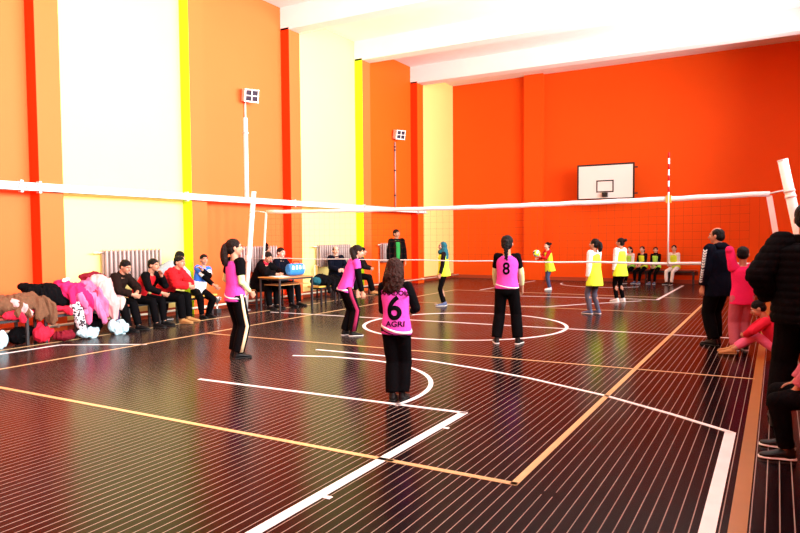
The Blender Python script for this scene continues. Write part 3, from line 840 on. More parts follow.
def project_text(torso, txt, size, center_z, P, m, name, wide=1.0, xoff=0):
    """dark printed characters laid on the back of a jersey"""
    cu_ = bpy.data.curves.new('txt', 'FONT'); cu_.body = txt; cu_.size = size; cu_.align_x = 'CENTER'; cu_.align_y = 'CENTER'; cu_.offset = size*.022
    tmp = bpy.data.objects.new('txt', cu_); COL.objects.link(tmp)
    dg = bpy.context.evaluated_depsgraph_get(); me = bpy.data.meshes.new_from_object(tmp.evaluated_get(dg)); bpy.data.objects.remove(tmp)
    bm = bmesh.new(); bm.from_mesh(me)
    bmesh.ops.triangulate(bm, faces=bm.faces); bmesh.ops.subdivide_edges(bm, edges=[e for e in bm.edges if e.calc_length() > .02], cuts=2)
    bmesh.ops.triangulate(bm, faces=bm.faces)
    tree = BVHTree.FromPolygons([v.co for v in torso.data.vertices], [tuple(p.vertices) for p in torso.data.polygons])
    for v in bm.verts:
        o = V((v.co.x*wide+xoff, -.6, center_z+v.co.y)); hit = tree.ray_cast(o, V((0, 1, 0)))
        y = hit[0].y-.0035 if hit[0] else -.1
        v.co = V((o.x, y, o.z))
    ex = bmesh.ops.extrude_face_region(bm, geom=list(bm.faces))
    for v in [g_ for g_ in ex['geom'] if isinstance(g_, bmesh.types.BMVert)]: v.co.y -= .0015
    me2 = bpy.data.meshes.new(name); bm.to_mesh(me2); bm.free(); me2.materials.append(m)
    o = link(name, me2, torso.parent); return o

SIT = dict(lkp=(-.12, .3, 1), rkp=(.12, .3, 1))
def sit(H, seat, fy=.27, w=.08, hips=.085):
    d = dict(SIT); d.update(pelvis=(0, 0, (seat+hips)/H), lf=(-w, fy, .042), rf=(w, fy, .042)); return d

# ---- pink team
p = Person('player in pink jersey with dark ponytail standing by the left net post, hands at waist', -6.16, 6.42, -18, 1.56, lean=1, hs=1.05, head_yaw=-22,
           lh=(-.09, .10, .57), rh=(.07, .11, .55), lpole=(-1, -.7, -.3), rpole=(.7, -1.2, -.3), lf=(-.05, .01, .042), rf=(.05, -.01, .042), group=None)
p.torso('jersey', 'pink', -.045, g=.014, flare=.012)
p.sleeve('sleeve', 'blackc', 0, .62, .014, 'black short jersey sleeve'); p.sleeve('undersleeve', 'lime_under', .55, 1.82, .005, 'pale lime long undersleeve')
p.trousers('blackc', .012, .016); p.stripe('gold', .012, .016, .012, label='pale gold stripe down the trouser side'); p.shoes('shoe_black', 'rubber'); p.hairdo('pony', 'hair', .17)
girl_a = p
p = Person('player in pink jersey leaning forward with dark long sleeves and a side ponytail', -5.93, 8.69, -38, 1.50, lean=20, head_yaw=-4, head_pitch=-12, pelvis=(0, -.02, .515),
           lh=(-.09, .14, .44), rh=(.11, .14, .405), rf=(.05, .03, .042), lf=(-.05, -.02, .042))
p.torso('jersey', 'pink', -.05, g=.014, flare=.014); p.sleeve('sleeve', 'blackc', .35, 1.93, .010, 'black long sleeve'); p.sleeve('cap_sleeve', 'pink', 0, .4, .013)
p.trousers('blackc', .012, .012); p.stripe('maroon', .012, .012, .018, label='maroon stripe down the trouser side'); p.shoes('shoe_black', 'sole_white'); p.hairdo('pony_r', 'hair', .16)
girl_b = p
p = Person('player in pink jersey number 6 with long curly hair seen from behind', -3.15, 5.44, 17, 1.36, lean=3, head_yaw=-14, head_pitch=-4, hs=1.08,
           lh=(-.03, .17, .62), rh=(.08, .18, .62), lpole=(-.25, -.1, -1), rpole=(.55, -.3, -.9), lf=(-.032, .0, .042), rf=(.032, .03, .042), lft=6, rft=6, fat=.9, broad=.9, side=-2)
j6 = p.torso('jersey', 'pink', -.05, g=.022, flare=.012); p.sleeve('sleeve', 'blackc', 0, 1.9, .011, 'black sleeve')
p.trousers('blackc', .013, .016, top=.03); p.shoes('shoe_black', 'rubber'); p.hairdo('long', 'hair_brown', .15)
girl_c = p
p = Person('player in pink jersey with a long braid standing legs apart mid-court, back to us', -3.40, 9.09, 14, 1.575, lean=1, hs=1.06,
           lh=(-.12, .12, .50), rh=(.13, .13, .49), lpole=(-1, -.8, 0), rpole=(1, -.8, 0), lf=(-.098, 0, .042), rf=(.098, .01, .042), lft=14, rft=14)
j8 = p.torso('jersey', 'pink', -.01, g=.017, flare=.01); p.sleeve('sleeve', 'blackc', 0, .65, .008, 'black short jersey sleeve'); p.sleeve('undersleeve', 'lime_under', .6, 1.8, .005, 'pale lime undersleeve')
p.trousers('blackc', .012, .014); p.shoes('shoe_black', 'sole_white'); p.hairdo('braid', 'hair_black', .20)
girl_d = p

# ---- yellow team
p = Person('girl in teal headscarf and fluorescent bib standing by the yellow corner', -6.53, 13.43, 125, 1.46, lean=3, head_yaw=10,
           lh=(-.10, .08, .47), rh=(.11, .06, .46), lf=(-.04, .02, .042), rf=(.04, -.02, .042))
p.torso('shirt', 'darkc', -.05, g=.008); p.bib('bib', -.06, .03); p.sleeve('sleeve', 'darkc', 0, 1.92, .008); p.trousers('blackc', .004); p.shoes('shoe_blue', 'sole_white'); p.hijab('teal')
p = Person('girl in bib and red sleeves holding the volleyball in front of the orange wall', -5.70, 18.68, 132, 1.38, lean=8, head_yaw=14, hs=1.06, skin='skin_pale',
           lh=(-.04, .25, .72), rh=(.05, .26, .66), lpole=(-.6, -.3, -1), rpole=(.8, -.3, -.9), lf=(-.05, .02, .042), rf=(.05, -.04, .042))
p.torso('shirt', 'redc', -.04, g=.008); p.bib('bib', -.13, .035); p.sleeve('sleeve', 'redc', 0, 1.7, .012, 'red sleeve'); p.trousers('jeansblue', .008); p.shoes('shoe_white'); p.hairdo('bun', 'hair')
thrower = p
p = Person('standing girl in yellow bib with white sleeves, grey jeans and dark blue shoes', -3.16, 13.36, 68, 1.51, lean=1, head_yaw=14, skin='skin',
           lh=(-.11, .03, .43), rh=(.10, .07, .46), lf=(-.05, .03, .042), rf=(.05, -.03, .042))
p.torso('shirt', 'whitec', -.03, g=.010); p.bib('bib', -.15, .025); p.sleeve('sleeve', 'whitec', 0, 1.95, .013, 'white long sleeve'); p.trousers('denim', .006); p.shoes('shoe_blue'); p.hairdo('pony', 'hair_black', .12)
p = Person('standing girl in yellow bib with white sleeves, black trousers and white shoes', -3.19, 16.02, 62, 1.51, lean=1, head_yaw=20,
           lh=(-.11, .04, .45), rh=(.10, .08, .47), lf=(-.04, .03, .042), rf=(.05, -.02, .042))
p.torso('shirt', 'whitec', -.03, g=.010); p.bib('bib', -.12, .03); p.sleeve('sleeve', 'whitec', 0, 1.95, .013, 'white long sleeve'); p.trousers('blackc', .006); p.shoes('shoe_white'); p.hairdo('bun', 'hair_black')
for (x, lab, H_, bibm, slv, tr_, hr_, fc, hy, sh_) in (
    (-4.14, 'seated girl in green-yellow bib over white, leftmost on the far bench', 1.36, 'bib_green', 'whitec', 'blackc', 'pony', 150, 10, 'shoe_black'),
    (-3.76, 'seated girl in yellow bib with dark sleeves, second from left on the far bench', 1.38, 'bib', 'darkc', 'blackc', 'pony', 155, 15, 'shoe_blue'),
    (-3.36, 'seated girl in green bib with black sleeves and dark scarf, third on the far bench', 1.33, 'bib_green', 'blackc', 'blackc', 'pony', 165, 20, 'shoe_blue'),
    (-2.80, 'seated girl in yellow bib and white trousers at the right of the far bench', 1.46, 'bib', 'whitec', 'whitec', 'pony', 158, 25, 'shoe_black')):
    p = Person(lab, x, 22.5, fc, H_, lean=8, head_yaw=hy, hs=1.06, skin='skin_pale', lh=(-.04, .17, .43), rh=(.05, .19, .43), lpole=(-.3, -.4, -1), rpole=(.3, -.4, -1), **sit(H_, .46, .25, .06))
    p.torso('shirt', slv, -.03, g=.008); p.bib(bibm, -.03, .012); p.sleeve('sleeve', slv, 0, 1.9, .010); p.trousers(tr_, .006); p.shoes(sh_)
    p.hairdo(hr_, 'hair_black', .10)
    if x == -3.36: p.collar('blackc', .02, .05, 'scarf')

# ---- boys on the left bench
H_ = 1.66
p = Person('seated man in dark brown jacket, leftmost on the bench, elbows on knees', -9.98, 7.33, -72, H_, lean=34, head_pitch=-18, head_yaw=-8, fat=1.06,
           lh=(-.03, .33, .40), rh=(.06, .34, .38), lpole=(-1, .1, -.6), rpole=(1, .1, -.6), **sit(H_, .45, .30))
p.torso('jacket', 'brownc', -.03, g=.022, fold=.009); p.sleeve('sleeve', 'brownc', 0, 1.85, .018, fold=.008); p.collar('brownc', .014, .035); p.trousers('blackc', .010); p.shoes('shoe_black', 'rubber'); p.hairdo('short', 'hair_black')
p = Person('boy in black and red jacket seated second on the bench, chin on one hand', -9.98, 7.93, -70, H_, lean=34, head_yaw=-6, head_pitch=-4,
           lh=(-.02, .28, .56), rh=(.07, .34, .37), lpole=(-.6, .2, -1), rpole=(1, .1, -.6), **sit(H_, .45, .27))
p.torso('jacket', 'redc', -.03, g=.020, fold=.009); p.sleeve('sleeve', 'blackc', 0, 1.85, .016, 'black jacket sleeve', fold=.008); p.trousers('blackc', .010); p.shoes('shoe_black', 'rubber'); p.hairdo('short', 'hair_black')
H_ = 1.72
p = Person('seated man in bright red puffer jacket and tan boots on the bench', -10.0, 8.52, -66, H_, lean=33, head_yaw=-10, head_pitch=-2, fat=1.08,
           lh=(-.01, .31, .42), rh=(.06, .33, .40), lpole=(-1, .1, -.6), rpole=(1, .1, -.6), **sit(H_, .45, .26))
p.torso('puffer_jacket', 'redc', -.05, g=.030, fold=.006, quilt=.010); p.sleeve('sleeve', 'redc', 0, 1.85, .024, fold=.006, quilt=.006); p.collar('redc', .018, .035); p.trousers('blackc', .010); p.shoes('tanboot', 'tanboot', boot=True); p.hairdo('short', 'hair_black')
H_ = 1.62
p = Person('boy in pale grey top bending forward behind the man in red', -10.36, 8.78, -12, H_, lean=58, head_pitch=-20, lh=(-.08, .34, .50), rh=(.10, .32, .48), lpole=(-1, 0, -.3), rpole=(1, 0, -.3), pelvis=(0, -.06, .51))
p.torso('hooded_top', 'greyc', -.05, g=.020); p.sleeve('sleeve', 'greyc', 0, 1.9, .015); p.trousers('blackc', .010); p.shoes('shoe_black'); p.hairdo('short', 'hair_black')
H_ = 1.56
p = Person('boy in blue and white top seated rightmost on the bench, hand to face', -10.02, 9.42, -92, H_, lean=10, side=-8, head_yaw=-22, skin='skin',
           lh=(.08, .16, .62), rh=(-.02, .29, .40), lpole=(-.6, .5, -1), rpole=(-.2, -.4, -1), pelvis=(0, 0, .535/H_), lf=(-.06, .10, .042), rf=(.10, .17, .042), lkp=(.1, .4, 1), rkp=(.3, .3, 1))
p = p; p.torso('top', 'blue', .09, g=.018, label='blue upper part of the top'); p.torso('top_band', 'whitec', -.03, .13, g=.021, label='white lower band of the top'); p.sleeve('shoulder', 'blue', 0, .45, .015, 'blue shoulder'); p.sleeve('sleeve', 'whitec', .4, .8, .014, 'white upper sleeve'); p.sleeve('sleeve', 'blackc', .75, 1.85, .012, 'black lower sleeve')
p.trousers('blackc', .012); p.shoes('shoe_black', 'rubber'); p.hairdo('short', 'hair_black')

# ---- scorers and the men beyond the table
H_ = 1.70
p = Person('scorer in black coat writing at the table', -10.02, 11.12, -84, H_, lean=27, head_pitch=-22, head_yaw=-12, fat=1.08, lh=(-.02, .37, .462), rh=(.06, .37, .462), lpole=(-1, .1, -.4), rpole=(1, .1, -.4), **sit(H_, .45, .26))
p.torso('coat', 'blackc', -.05, g=.026, fold=.009); p.sleeve('sleeve', 'blackc', 0, 1.85, .02, fold=.008); p.collar('crimson', .008, .045, 'red_scarf'); p.trousers('blackc', .010); p.shoes('shoe_black', 'rubber'); p.hood('blackc'); p.hairdo('short', 'hair_black')
H_ = 1.42
p = Person('child in red jacket with a pointed black hood standing behind the writing scorer', -10.36, 11.84, -70, H_, lean=3, head_yaw=-10, lh=(-.12, .05, .44), rh=(.12, .05, .44))
p.torso('jacket', 'crimson', -.08, g=.022); p.sleeve('sleeve', 'crimson', 0, 1.88, .015); p.trousers('blackc', .010); p.shoes('shoe_black')
hm = MB(); hm.ell(p.hc-p.hf*.014*p.hs, p.hr*.058*p.hs, p.hf*.060*p.hs, p.hu*.060*p.hs); hm.tube([p.hc+p.hu*.02*p.hs, p.hc+p.hu*.10*p.hs-p.hf*.01*p.hs], [.05*p.hs, .010*p.hs], 12); skinned('pointed_hood', hm, MT['blackc'], p.body, .008, 3, .003, 12)
hm = MB(); hm.ell(p.hc-p.hf*.014*p.hs-p.hu*.055*p.hs, p.hr*.066*p.hs, p.hf*.066*p.hs, p.hu*.018*p.hs); skinned('hood_trim', hm, MT['whitec'], p.body, .008, 3, .003, 12)
H_ = 1.74
p = Person('seated man in dark navy jacket beside the blue sports bag', -10.0, 11.84, -88, H_, lean=8, head_yaw=-10, skin='skin_pale', lh=(-.06, .22, .42), rh=(.07, .24, .42), lpole=(-1, -.2, -.6), rpole=(1, -.2, -.6), **sit(H_, .45, .27))
p.torso('jacket', 'navy', -.04, g=.022); p.sleeve('sleeve', 'navy', 0, 1.9, .016); p.collar('navy', .010, .03); p.trousers('blackc', .010); p.shoes('shoe_black', 'rubber'); p.hairdo('short', 'hair')
H_ = 1.70
p = Person('man in black jacket sitting before the radiator, facing us', -10.2, 14.42, -118, H_, lean=0, head_yaw=-6, skin='skin_pale', fat=1.12, lh=(-.02, .17, .42), rh=(.03, .19, .42), lpole=(-1, -.3, -.4), rpole=(1, -.3, -.4), **sit(H_, .45, .26))
p.torso('jacket', 'navy', -.05, g=.024); p.sleeve('sleeve', 'navy', 0, 1.88, .018); p.collar('navy', .010, .025); p.trousers('blackc', .012); p.shoes('shoe_black', 'rubber'); p.hairdo('thin', 'hair')
p = Person('person in dark clothes sitting behind the leaning pink player', -10.1, 15.15, -62, H_, lean=22, head_yaw=0, lh=(-.05, .27, .42), rh=(.07, .27, .42), lpole=(-1, -.3, -.4), rpole=(1, -.3, -.4), **sit(H_, .45, .30))
p.torso('jacket', 'darkc', -.05, g=.022); p.sleeve('sleeve', 'darkc', 0, 1.88, .016); p.trousers('blackc', .012); p.shoes('tanboot', 'rubber'); p.hairdo('short', 'hair_black')
p = Person('tall man in open black jacket over a green shirt standing by the orange wall', -9.39, 16.26, -135, 1.79, lean=0, head_yaw=28, fat=1.0, lh=(-.14, .03, .44), rh=(.14, .03, .44), lf=(-.065, 0, .042), rf=(.065, .02, .042))
p.torso('shirt', 'green', -.03, g=.010)
hj = p.torso('jacket', 'blackc', -.04, g=.026, fold=.007)
p.sleeve('sleeve', 'blackc', 0, 1.92, .018, fold=.007); p.collar('blackc', .012, .03); p.trousers('blackc', .010); p.shoes('shoe_black', 'rubber'); p.hairdo('short', 'hair_black')
sf = MB(); secs = []
for t in (.27, .20, .10, .0):
    c = p.P+p.u*t*1.79+p.f*(.060+.026)*1.79*(1.0 if t < .25 else .86); secs.append((c, p.r*(.034 if t > .05 else .026)*1.79, p.f*.012*1.79))
sf.loft(secs, 12); skinned('shirt_front', sf, MT['green'], p.body, .008, 2, .003, 10, label='green shirt front between the jacket edges')

# ---- right side
p = Person('man in dark hooded jacket with white chevrons down the sleeve, standing side on', -.72, 10.37, 56, 1.68, lean=3, head_yaw=16, fat=1.08, lh=(-.13, .06, .42), rh=(.13, .08, .43), lf=(-.07, -.02, .042), rf=(.07, .06, .042))
p.torso('hooded_jacket', 'navy', -.11, g=.028, fold=.008, belly=.012); p.sleeve('sleeve', 'navy', 0, 1.9, .020, fold=.006); p.hood('navy'); p.trousers('blackc', .014, .006); p.shoes('shoe_black', 'rubber'); p.hairdo('thin', 'hair_black')
for i in range(13):     # chevrons on the outer left sleeve
    t = .12+i*1.6/12; q = -1; c = p.armpt(q, t); c2 = p.armpt(q, t+.05); d = (c2-c).normalized(); out = (-p.r-d*(-p.r).dot(d)).normalized()
    sd = d.cross(out).normalized(); rad_ = (((.033-.008*t) if t <= 1 else (.0245-.008*(t-1)))*1.12+.020)*1.68
    k = 1-.35*i/12; cv = MB(); pts = []
    for a_, b_ in ((-.032, -.016), (0, .010), (.032, -.016)):
        o_ = c+sd*a_*k*.9+out*(math.sqrt(max(0, rad_**2-(a_*k*.9)**2)))+d*b_*k
        pts.append(o_)
    rows = [[o_-d*.0085*k-out*.012, o_+d*.0085*k-out*.012, o_+d*.0085*k+out*.006, o_-d*.0085*k+out*.006] for o_ in pts]
    cv.rings(rows); part('sleeve_chevron', cv, MT['whitec'], p.body, True, label='white chevron on the sleeve')
p = Person('child in hot pink top and dusty pink trousers with one arm raised', -.40, 9.97, 22, 1.40, lean=-2, head_yaw=-25, hs=1.08, lh=(-.06, .06, .86), rh=(.11, .08, .45), lpole=(-.45, -.85, -.15), rpole=(1, -.5, -.1), lf=(-.05, 0, .042), rf=(.05, .03, .042))
p.torso('top', 'hotpink', -.07, g=.018, flare=.01); p.sleeve('sleeve', 'hotpink', 0, 1.7, .016, fold=.007); p.trousers('dustpink', .014, .012); p.shoes('shoe_black', 'sole_white'); p.hairdo('short', 'hair_black')
p = Person('man in black quilted puffer jacket with hand on hip at the right edge', .21, 6.30, -4, 1.83, lean=0, head_yaw=-5, fat=1.06, broad=.98, lh=(-.13, .03, .56), rh=(.13, .03, .56), lpole=(-.8, -.8, -.1), rpole=(.8, -.8, -.1), lf=(-.11, .04, .042), rf=(.095, 0, .042))
p.torso('puffer_jacket', 'blackc', -.06, g=.040, fold=.006, quilt=.014); p.sleeve('sleeve', 'blackc', 0, 1.8, .032, fold=.005, quilt=.009); p.collar('blackc', .022, .04); p.trousers('blackc', .016, .006); p.shoes('shoe_black', 'rubber'); p.hairdo('short', 'hair_black')
H_ = 1.36
p = Person('child in red jacket sitting on the floor with pink legs stretched out', .06, 9.66, 90, H_, lean=26, head_yaw=0, head_pitch=-25, hs=1.1, z=0, pelvis=(0, 0, .085), lf=(-.05, .40, .05), rf=(.05, .42, .05), lkp=(0, 0, 1), rkp=(0, 0, 1),
           lh=(-.06, .30, .20), rh=(.08, .28, .20), lpole=(-1, -.2, .2), rpole=(1, -.2, .2))
p.torso('jacket', 'crimson', -.03, g=.024); p.sleeve('sleeve', 'crimson', 0, 1.85, .016); p.trousers('rose', .008, end=.8); p.shoes('tanboot', 'tanboot'); p.hairdo('short', 'hair_black')
H_ = 1.50
p = Person('person in dusty pink sleeves seated low at the right edge, hand on the knee', .37, 5.42, 90, H_, lean=2, head_pitch=-5, lh=(-.10, .19, .28), rh=(.08, .19, .28), lpole=(-1, -.5, -.3), rpole=(1, -.5, -.3), **sit(H_, .40, .19, .09))
p.torso('waistcoat', 'darkred', -.03, g=.018); p.sleeve('sleeve', 'dustpink', 0, 1.85, .016, 'dusty pink sleeve'); p.trousers('blackc', .012); p.shoes('shoe_black', 'sole_white'); p.hairdo('long', 'hair_black', .14)
bench((.42, 4.9, 0), 1.05, 'low dark bench under the person at the right edge', 'redwood', h=.40, w_=.32)
hb = thing('camera_bag', 'small dark box bag on the floor at the right edge', 'bag', (.035, 6.55-.35, 0))
part('bag_body', MB().box((-.07, -.05, 0), (.07, .05, .14)), MT['darkmetal'], hb, bevel=.015)
part('bag_flap', MB().box((-.074, -.054, .10), (.074, .054, .148)), MT['darkc'], hb, bevel=.012)

# ball
def ball_mesh():
    bm = bmesh.new(); bmesh.ops.create_icosphere(bm, subdivisions=4, radius=.105)
    me = bpy.data.meshes.new('volleyball')
    for m in ('bib', 'navy', 'whitec'): me.materials.append(MT[m])
    for f in bm.faces:
        c = f.calc_center_median().normalized(); ax = max(range(3), key=lambda i: abs(c[i])); o = c[(ax+1) % 3]/abs(c[ax])
        f.material_index = 2 if abs(o) < .33 else (0 if (ax+(c[ax] > 0)) % 2 else 1); f.smooth = True
    for v in bm.verts:
        c = v.co.normalized(); ax = max(range(3), key=lambda i: abs(c[i])); o = c[(ax+1) % 3]/abs(c[ax]); e = min(abs(abs(o)-.33), 1-max(abs(c[(ax+1) % 3]), abs(c[(ax+2) % 3]))/abs(c[ax]))
        if e < .05: v.co *= .985
    bm.to_mesh(me); bm.free(); return me
bl = tag(link('volleyball', ball_mesh()), 'volleyball held up by the girl with red sleeves', 'volleyball')
tm = Matrix.Translation((-5.70, 18.68, 0)) @ Matrix.Rotation(R(132), 4, 'Z')
hc_ = (thrower.wr[-1]+thrower.wr[1])/2
bl.location = tm @ (hc_+V((0, .045, .115)))
bl.rotation_euler = (R(50), R(30), R(20))

# ------------------------------------------------------------------ coats, scarves and bags on the left bench
def garment(kind, label, cat, x, y, m, lumps, tubes, fold=.022, ff=7, extra=None, parts=()):
    """lumps: (dx,dy,z, rx,ry,rz); tubes: list of (points, radii)"""
    mb = MB()
    rg = random.Random(int(x*100+y*1000))
    if lumps and len(tubes) and lumps[0][5] > .11:
        for i in range(4):
            w_ = rg.uniform(.035, .06); yy = rg.uniform(-.2, .2); z0_ = lumps[0][2]
            tubes = tubes+[([(.04, yy, z0_+lumps[0][5]*.75), (lumps[0][3]*.85, yy+rg.uniform(-.08, .08), z0_+rg.uniform(-.02, .06)), (lumps[0][3]+rg.uniform(.0, .05), yy+rg.uniform(-.12, .12), z0_-rg.uniform(.1, .26))], [w_*1.4, w_*1.5, w_])]
    for (dx, dy, z, a, b, c) in lumps: mb.ell((dx, dy, z), V((a, 0, 0)), V((0, b, 0)), V((0, 0, c)))
    for pts, rs in tubes:
        mb.tube([V(q) for q in pts], rs, 12, .55)
        for q, r_ in zip(pts, rs): mb.ball(q, r_*.6, 10, 6)
    o = skinned(kind, mb, MT[m], None, .010, 2, fold*1.25, ff*1.2)
    o.location = (x, y, 0); tag(o, label, cat, extra)
    for (nm, mm, pts, rs) in parts:
        q = MB().tube([V(t) for t in pts], rs, 12, .6)
        for t, r_ in zip(pts, rs): q.ball(t, r_*.6, 10, 6)
        skinned(nm, q, MT[mm], o, .010, 2, fold*.9, ff*1.3)
    return o
G_ = 'coats heaped on the benches'
garment('coat', 'brown shearling coat hanging over the bench at the left edge', 'coat', -9.80, 5.75, 'tan', [(0, 0, .62, .20, .24, .16), (-.02, .22, .60, .18, .2, .12), (.0, -.28, .62, .2, .22, .15)],
        [([(.08, .22, .66), (.19, .30, .52), (.23, .32, .32)], [.10, .12, .08])], .02, 8, G_, [('lining', 'palepink', [(.12, -.25, .68), (.19, -.1, .56), (.20, .0, .47)], [.07, .09, .05])])
garment('coat', 'brown coat lying behind the shearling at the very left edge', 'coat', -9.86, 5.15, 'tan', [(0, 0, .60, .2, .25, .16)], [([(.12, 0, .6), (.22, .05, .4)], [.1, .09])], .02, 8, G_)
garment('jacket', 'black quilted jacket piled on the bench between brown coat and pink jackets', 'jacket', -9.88, 6.18, 'blackc', [(0, -.22, .80, .14, .16, .10), (.02, 0, .70, .20, .26, .20), (0, .22, .64, .18, .20, .16), (-.05, -.32, .86, .08, .09, .07)],
        [([(.12, .0, .7), (.20, .15, .55)], [.1, .07])], .018, 8, G_)
garment('jacket', 'flat crimson jacket under the black one on the bench', 'jacket', -9.78, 6.12, 'crimson', [(0, 0, .50, .20, .40, .05)], [([(.16, .2, .5), (.21, .25, .42)], [.07, .06])], .01, 8, G_)
garment('scarf', 'small magenta scarf with white hanging at the left edge', 'scarf', -9.62, 5.50, 'crimson', [(0, 0, .48, .05, .16, .07)], [([(0, .1, .5), (.04, .14, .38)], [.06, .05])], .012, 10, G_)
garment('jacket', 'hot pink jacket spread over the bench', 'jacket', -9.80, 6.56, 'hotpink', [(0, -.02, .72, .18, .24, .16), (-.05, -.12, .86, .12, .14, .08)],
        [([(.10, -.05, .78), (.20, .08, .60), (.22, .18, .44)], [.12, .14, .08])], .020, 7, G_, [('hood_lining', 'whitec', [(.08, -.20, .93), (.10, -.12, .95)], [.04, .03]), ('sleeve', 'crimson', [(.05, .16, .84), (.2, .24, .70), (.24, .22, .50)], [.06, .07, .05])])
garment('jacket', 'rose pink jacket hanging off the bench front', 'jacket', -9.80, 6.84, 'rose', [(0, 0, .74, .18, .20, .16), (-.02, .12, .88, .14, .15, .09)],
        [([(.14, .0, .74), (.23, .1, .50), (.24, .12, .30)], [.11, .10, .06]), ([(.14, -.12, .7), (.22, -.16, .45), (.23, -.16, .24)], [.08, .07, .05])], .020, 8, G_)
garment('jacket', 'lilac pink jacket trailing a long sleeve below the seat', 'jacket', -9.72, 6.74, 'lilac', [(.0, 0, .64, .15, .16, .12)], [([(.12, 0, .68), (.24, .06, .45), (.26, .16, .22)], [.08, .07, .04])], .015, 8, G_)
garment('jacket', 'pale pink and beige coat at the right end of the heap', 'coat', -9.74, 7.06, 'palepink', [(0, 0, .74, .18, .18, .18), (-.04, -.06, .88, .15, .17, .11)],
        [([(.13, -.04, .74), (.23, .02, .48), (.25, .04, .24)], [.13, .11, .05])], .020, 8, G_, [('sleeve', 'beige', [(.10, .14, .72), (.2, .20, .55), (.20, .2, .42)], [.08, .09, .06])])
garment('jacket', 'dark red jacket crowning the coat heap', 'jacket', -9.90, 6.98, 'darkred', [(0, 0, .96, .12, .22, .06)], [([(0, -.15, .93), (.06, .0, .99), (.04, .2, .92)], [.07, .08, .06])], .014, 9, G_)
garment('scarf', 'black and white patterned scarf hanging in front of the bench', 'scarf', -9.58, 6.50, 'whitec', [], [([(-.05, -.04, .55), (.02, 0, .40), (.03, .02, .25), (.05, .05, .13)], [.09, .085, .075, .05])], .012, 12, G_)
# its printed pattern
pm_ = bpy.data.materials.new('black_and_white_print'); pm_.use_nodes = True
nt = pm_.node_tree; vo = nt.nodes.new('ShaderNodeTexVoronoi'); vo.inputs['Scale'].default_value = 26
rp_ = nt.nodes.new('ShaderNodeValToRGB'); rp_.color_ramp.interpolation = 'CONSTANT'; rp_.color_ramp.elements[0].color = (.02, .02, .03, 1); rp_.color_ramp.elements[1].position = .5; rp_.color_ramp.elements[1].color = (.75, .72, .78, 1)
tc_ = nt.nodes.new('ShaderNodeTexCoord'); nt.links.new(tc_.outputs['Object'], vo.inputs['Vector']); nt.links.new(vo.outputs['Distance'], rp_.inputs[0]); nt.links.new(rp_.outputs[0], nt.nodes['Principled BSDF'].inputs['Base Color'])
scarf = [o for o in bpy.data.objects if o.name.startswith('scarf')][-1]; scarf.data.materials.clear(); scarf.data.materials.append(pm_)
garment('trousers', 'dark purple trousers hanging beside the seated man in brown', 'trousers', -9.62, 7.20, 'purple', [], [([(-.06, 0, .50), (.03, 0, .36), (.05, .02, .10)], [.07, .07, .05])], .012, 8, G_)
def floor_bag(kind, label, cat, x, y, m, r, h, fold=.02, parts=()):
    mb = MB(); rg = random.Random(int((x+y)*1000)); mb.ell((0, 0, h*.45), V((r*.85, 0, 0)), V((0, r*1.2, 0)), V((0, 0, h*.45)))
    for i in range(7): mb.ell((rg.uniform(-.6, .6)*r, rg.uniform(-1, 1)*r, h*rg.uniform(.25, .7)), V((r*rg.uniform(.3, .5), 0, 0)), V((0, r*rg.uniform(.3, .6), .3*r)), V((0, -.1*r, h*rg.uniform(.2, .4))))
    o = skinned(kind, mb, MT[m], None, .010, 2, fold, 12); o.location = (x, y, .012); tag(o, label, cat); return o
floor_bag('plastic_bag', 'pale blue plastic bag on the floor under the pink jackets', 'bag', -9.52, 6.62, 'bag_blue', .13, .14)
floor_bag('plastic_bag', 'pale blue plastic bag on the floor beside the seated man in brown', 'bag', -9.46, 7.15, 'bag_blue', .14, .22)
floor_bag('plastic_bag', 'pale blue plastic bag at the far left edge below the bench', 'bag', -9.72, 5.38, 'bag_blue', .08, .26)
floor_bag('bag', 'dark crimson bag lying on the floor below the scarf', 'bag', -9.56, 6.26, 'darkred', .13, .15)
floor_bag('rucksack', 'red rucksack standing under the brown coat', 'rucksack', -9.70, 5.98, 'crimson', .11, .30)
floor_bag('rucksack', 'black rucksack in shadow under the pale pink coat', 'rucksack', -9.86, 6.95, 'blackc', .15, .30)
floor_bag('rucksack', 'black rucksack under the left end of the bench', 'rucksack', -9.86, 5.72, 'blackc', .14, .28)
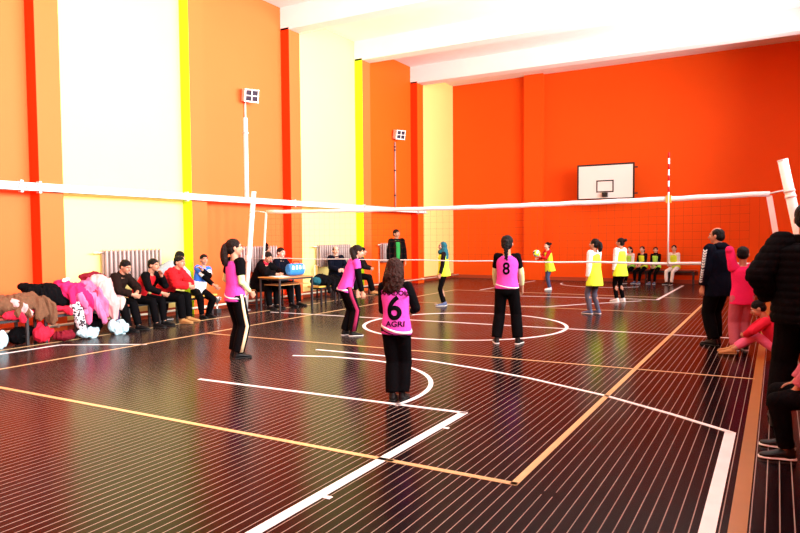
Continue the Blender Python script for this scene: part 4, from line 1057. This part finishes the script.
garment('jacket', 'black jacket spread over the low bench beside the scoring table', 'jacket', -9.30, 12.72, 'blackc', [(0, 0, .54, .18, .32, .13), (0, .3, .50, .16, .2, .07), (0, -.2, .62, .14, .18, .10)], [([(.1, .35, .50), (.1, .62, .47)], [.09, .06])], .016, 8)
garment('bag', 'dark green bag below the scoring table edge', 'bag', -9.30, 12.32, 'teal', [(0, 0, .56, .14, .12, .10)], [], .01, 8)

bake_all()
# printed marks on the jerseys and slanted hems
project_text(j6, '6', .31, .895, None, MT['blackc'], 'back_number', .95, .0)
project_text(j6, 'ANADOLU', .062, 1.045, None, MT['blackc'], 'back_lettering', 1.0, .01)
project_text(j6, 'AGRI', .07, .755, None, MT['blackc'], 'back_lettering', 1.15, .01)
project_text(j8, '8', .24, 1.10, None, MT['blackc'], 'back_number', .9, 0)
def hem(torso_owner, z0, slope, w, m, name, thick=.004):
    """a curved band round the lower jersey following its surface"""
    body = torso_owner.body
    tor = [c for c in body.children if c.name.startswith('jersey')][0]
    tree = BVHTree.FromPolygons([v.co for v in tor.data.vertices], [tuple(p_.vertices) for p_ in tor.data.polygons])
    rows = []; n = 56
    c0 = torso_owner.P
    for i in range(n+1):
        a = 2*math.pi*i/n; d = V((math.cos(a), math.sin(a), 0)); row_o = []; row_i = []
        for k in (-1, 1):
            z = c0.z+z0*torso_owner.H+slope*math.cos(a+.6)+k*w/2
            cc = c0+torso_owner.u*((z-c0.z)); hit = tree.ray_cast(V((cc.x, cc.y, z))+d*.6, -d)
            p0 = hit[0] if hit[0] else V((cc.x, cc.y, z))+d*.14
            row_o.append(p0+d*thick); row_i.append(p0-d*.003)
        rows.append([row_i[0], row_i[1], row_o[1], row_o[0]])
    hb_ = MB(); hb_.rings(rows, False); part(name, hb_, MT[m], body, True, label=None)
hem(girl_a, .008, -.035, .020, 'whitec', 'hem_stripe'); hem(girl_b, .0, -.03, .022, 'whitec', 'hem_stripe')
hem(girl_c, -.005, -.035, .022, 'whitec', 'hem_stripe'); hem(girl_c, -.028, -.035, .012, 'blackc', 'hem_stripe'); hem(girl_d, .02, -.03, .014, 'whitec', 'hem_stripe')
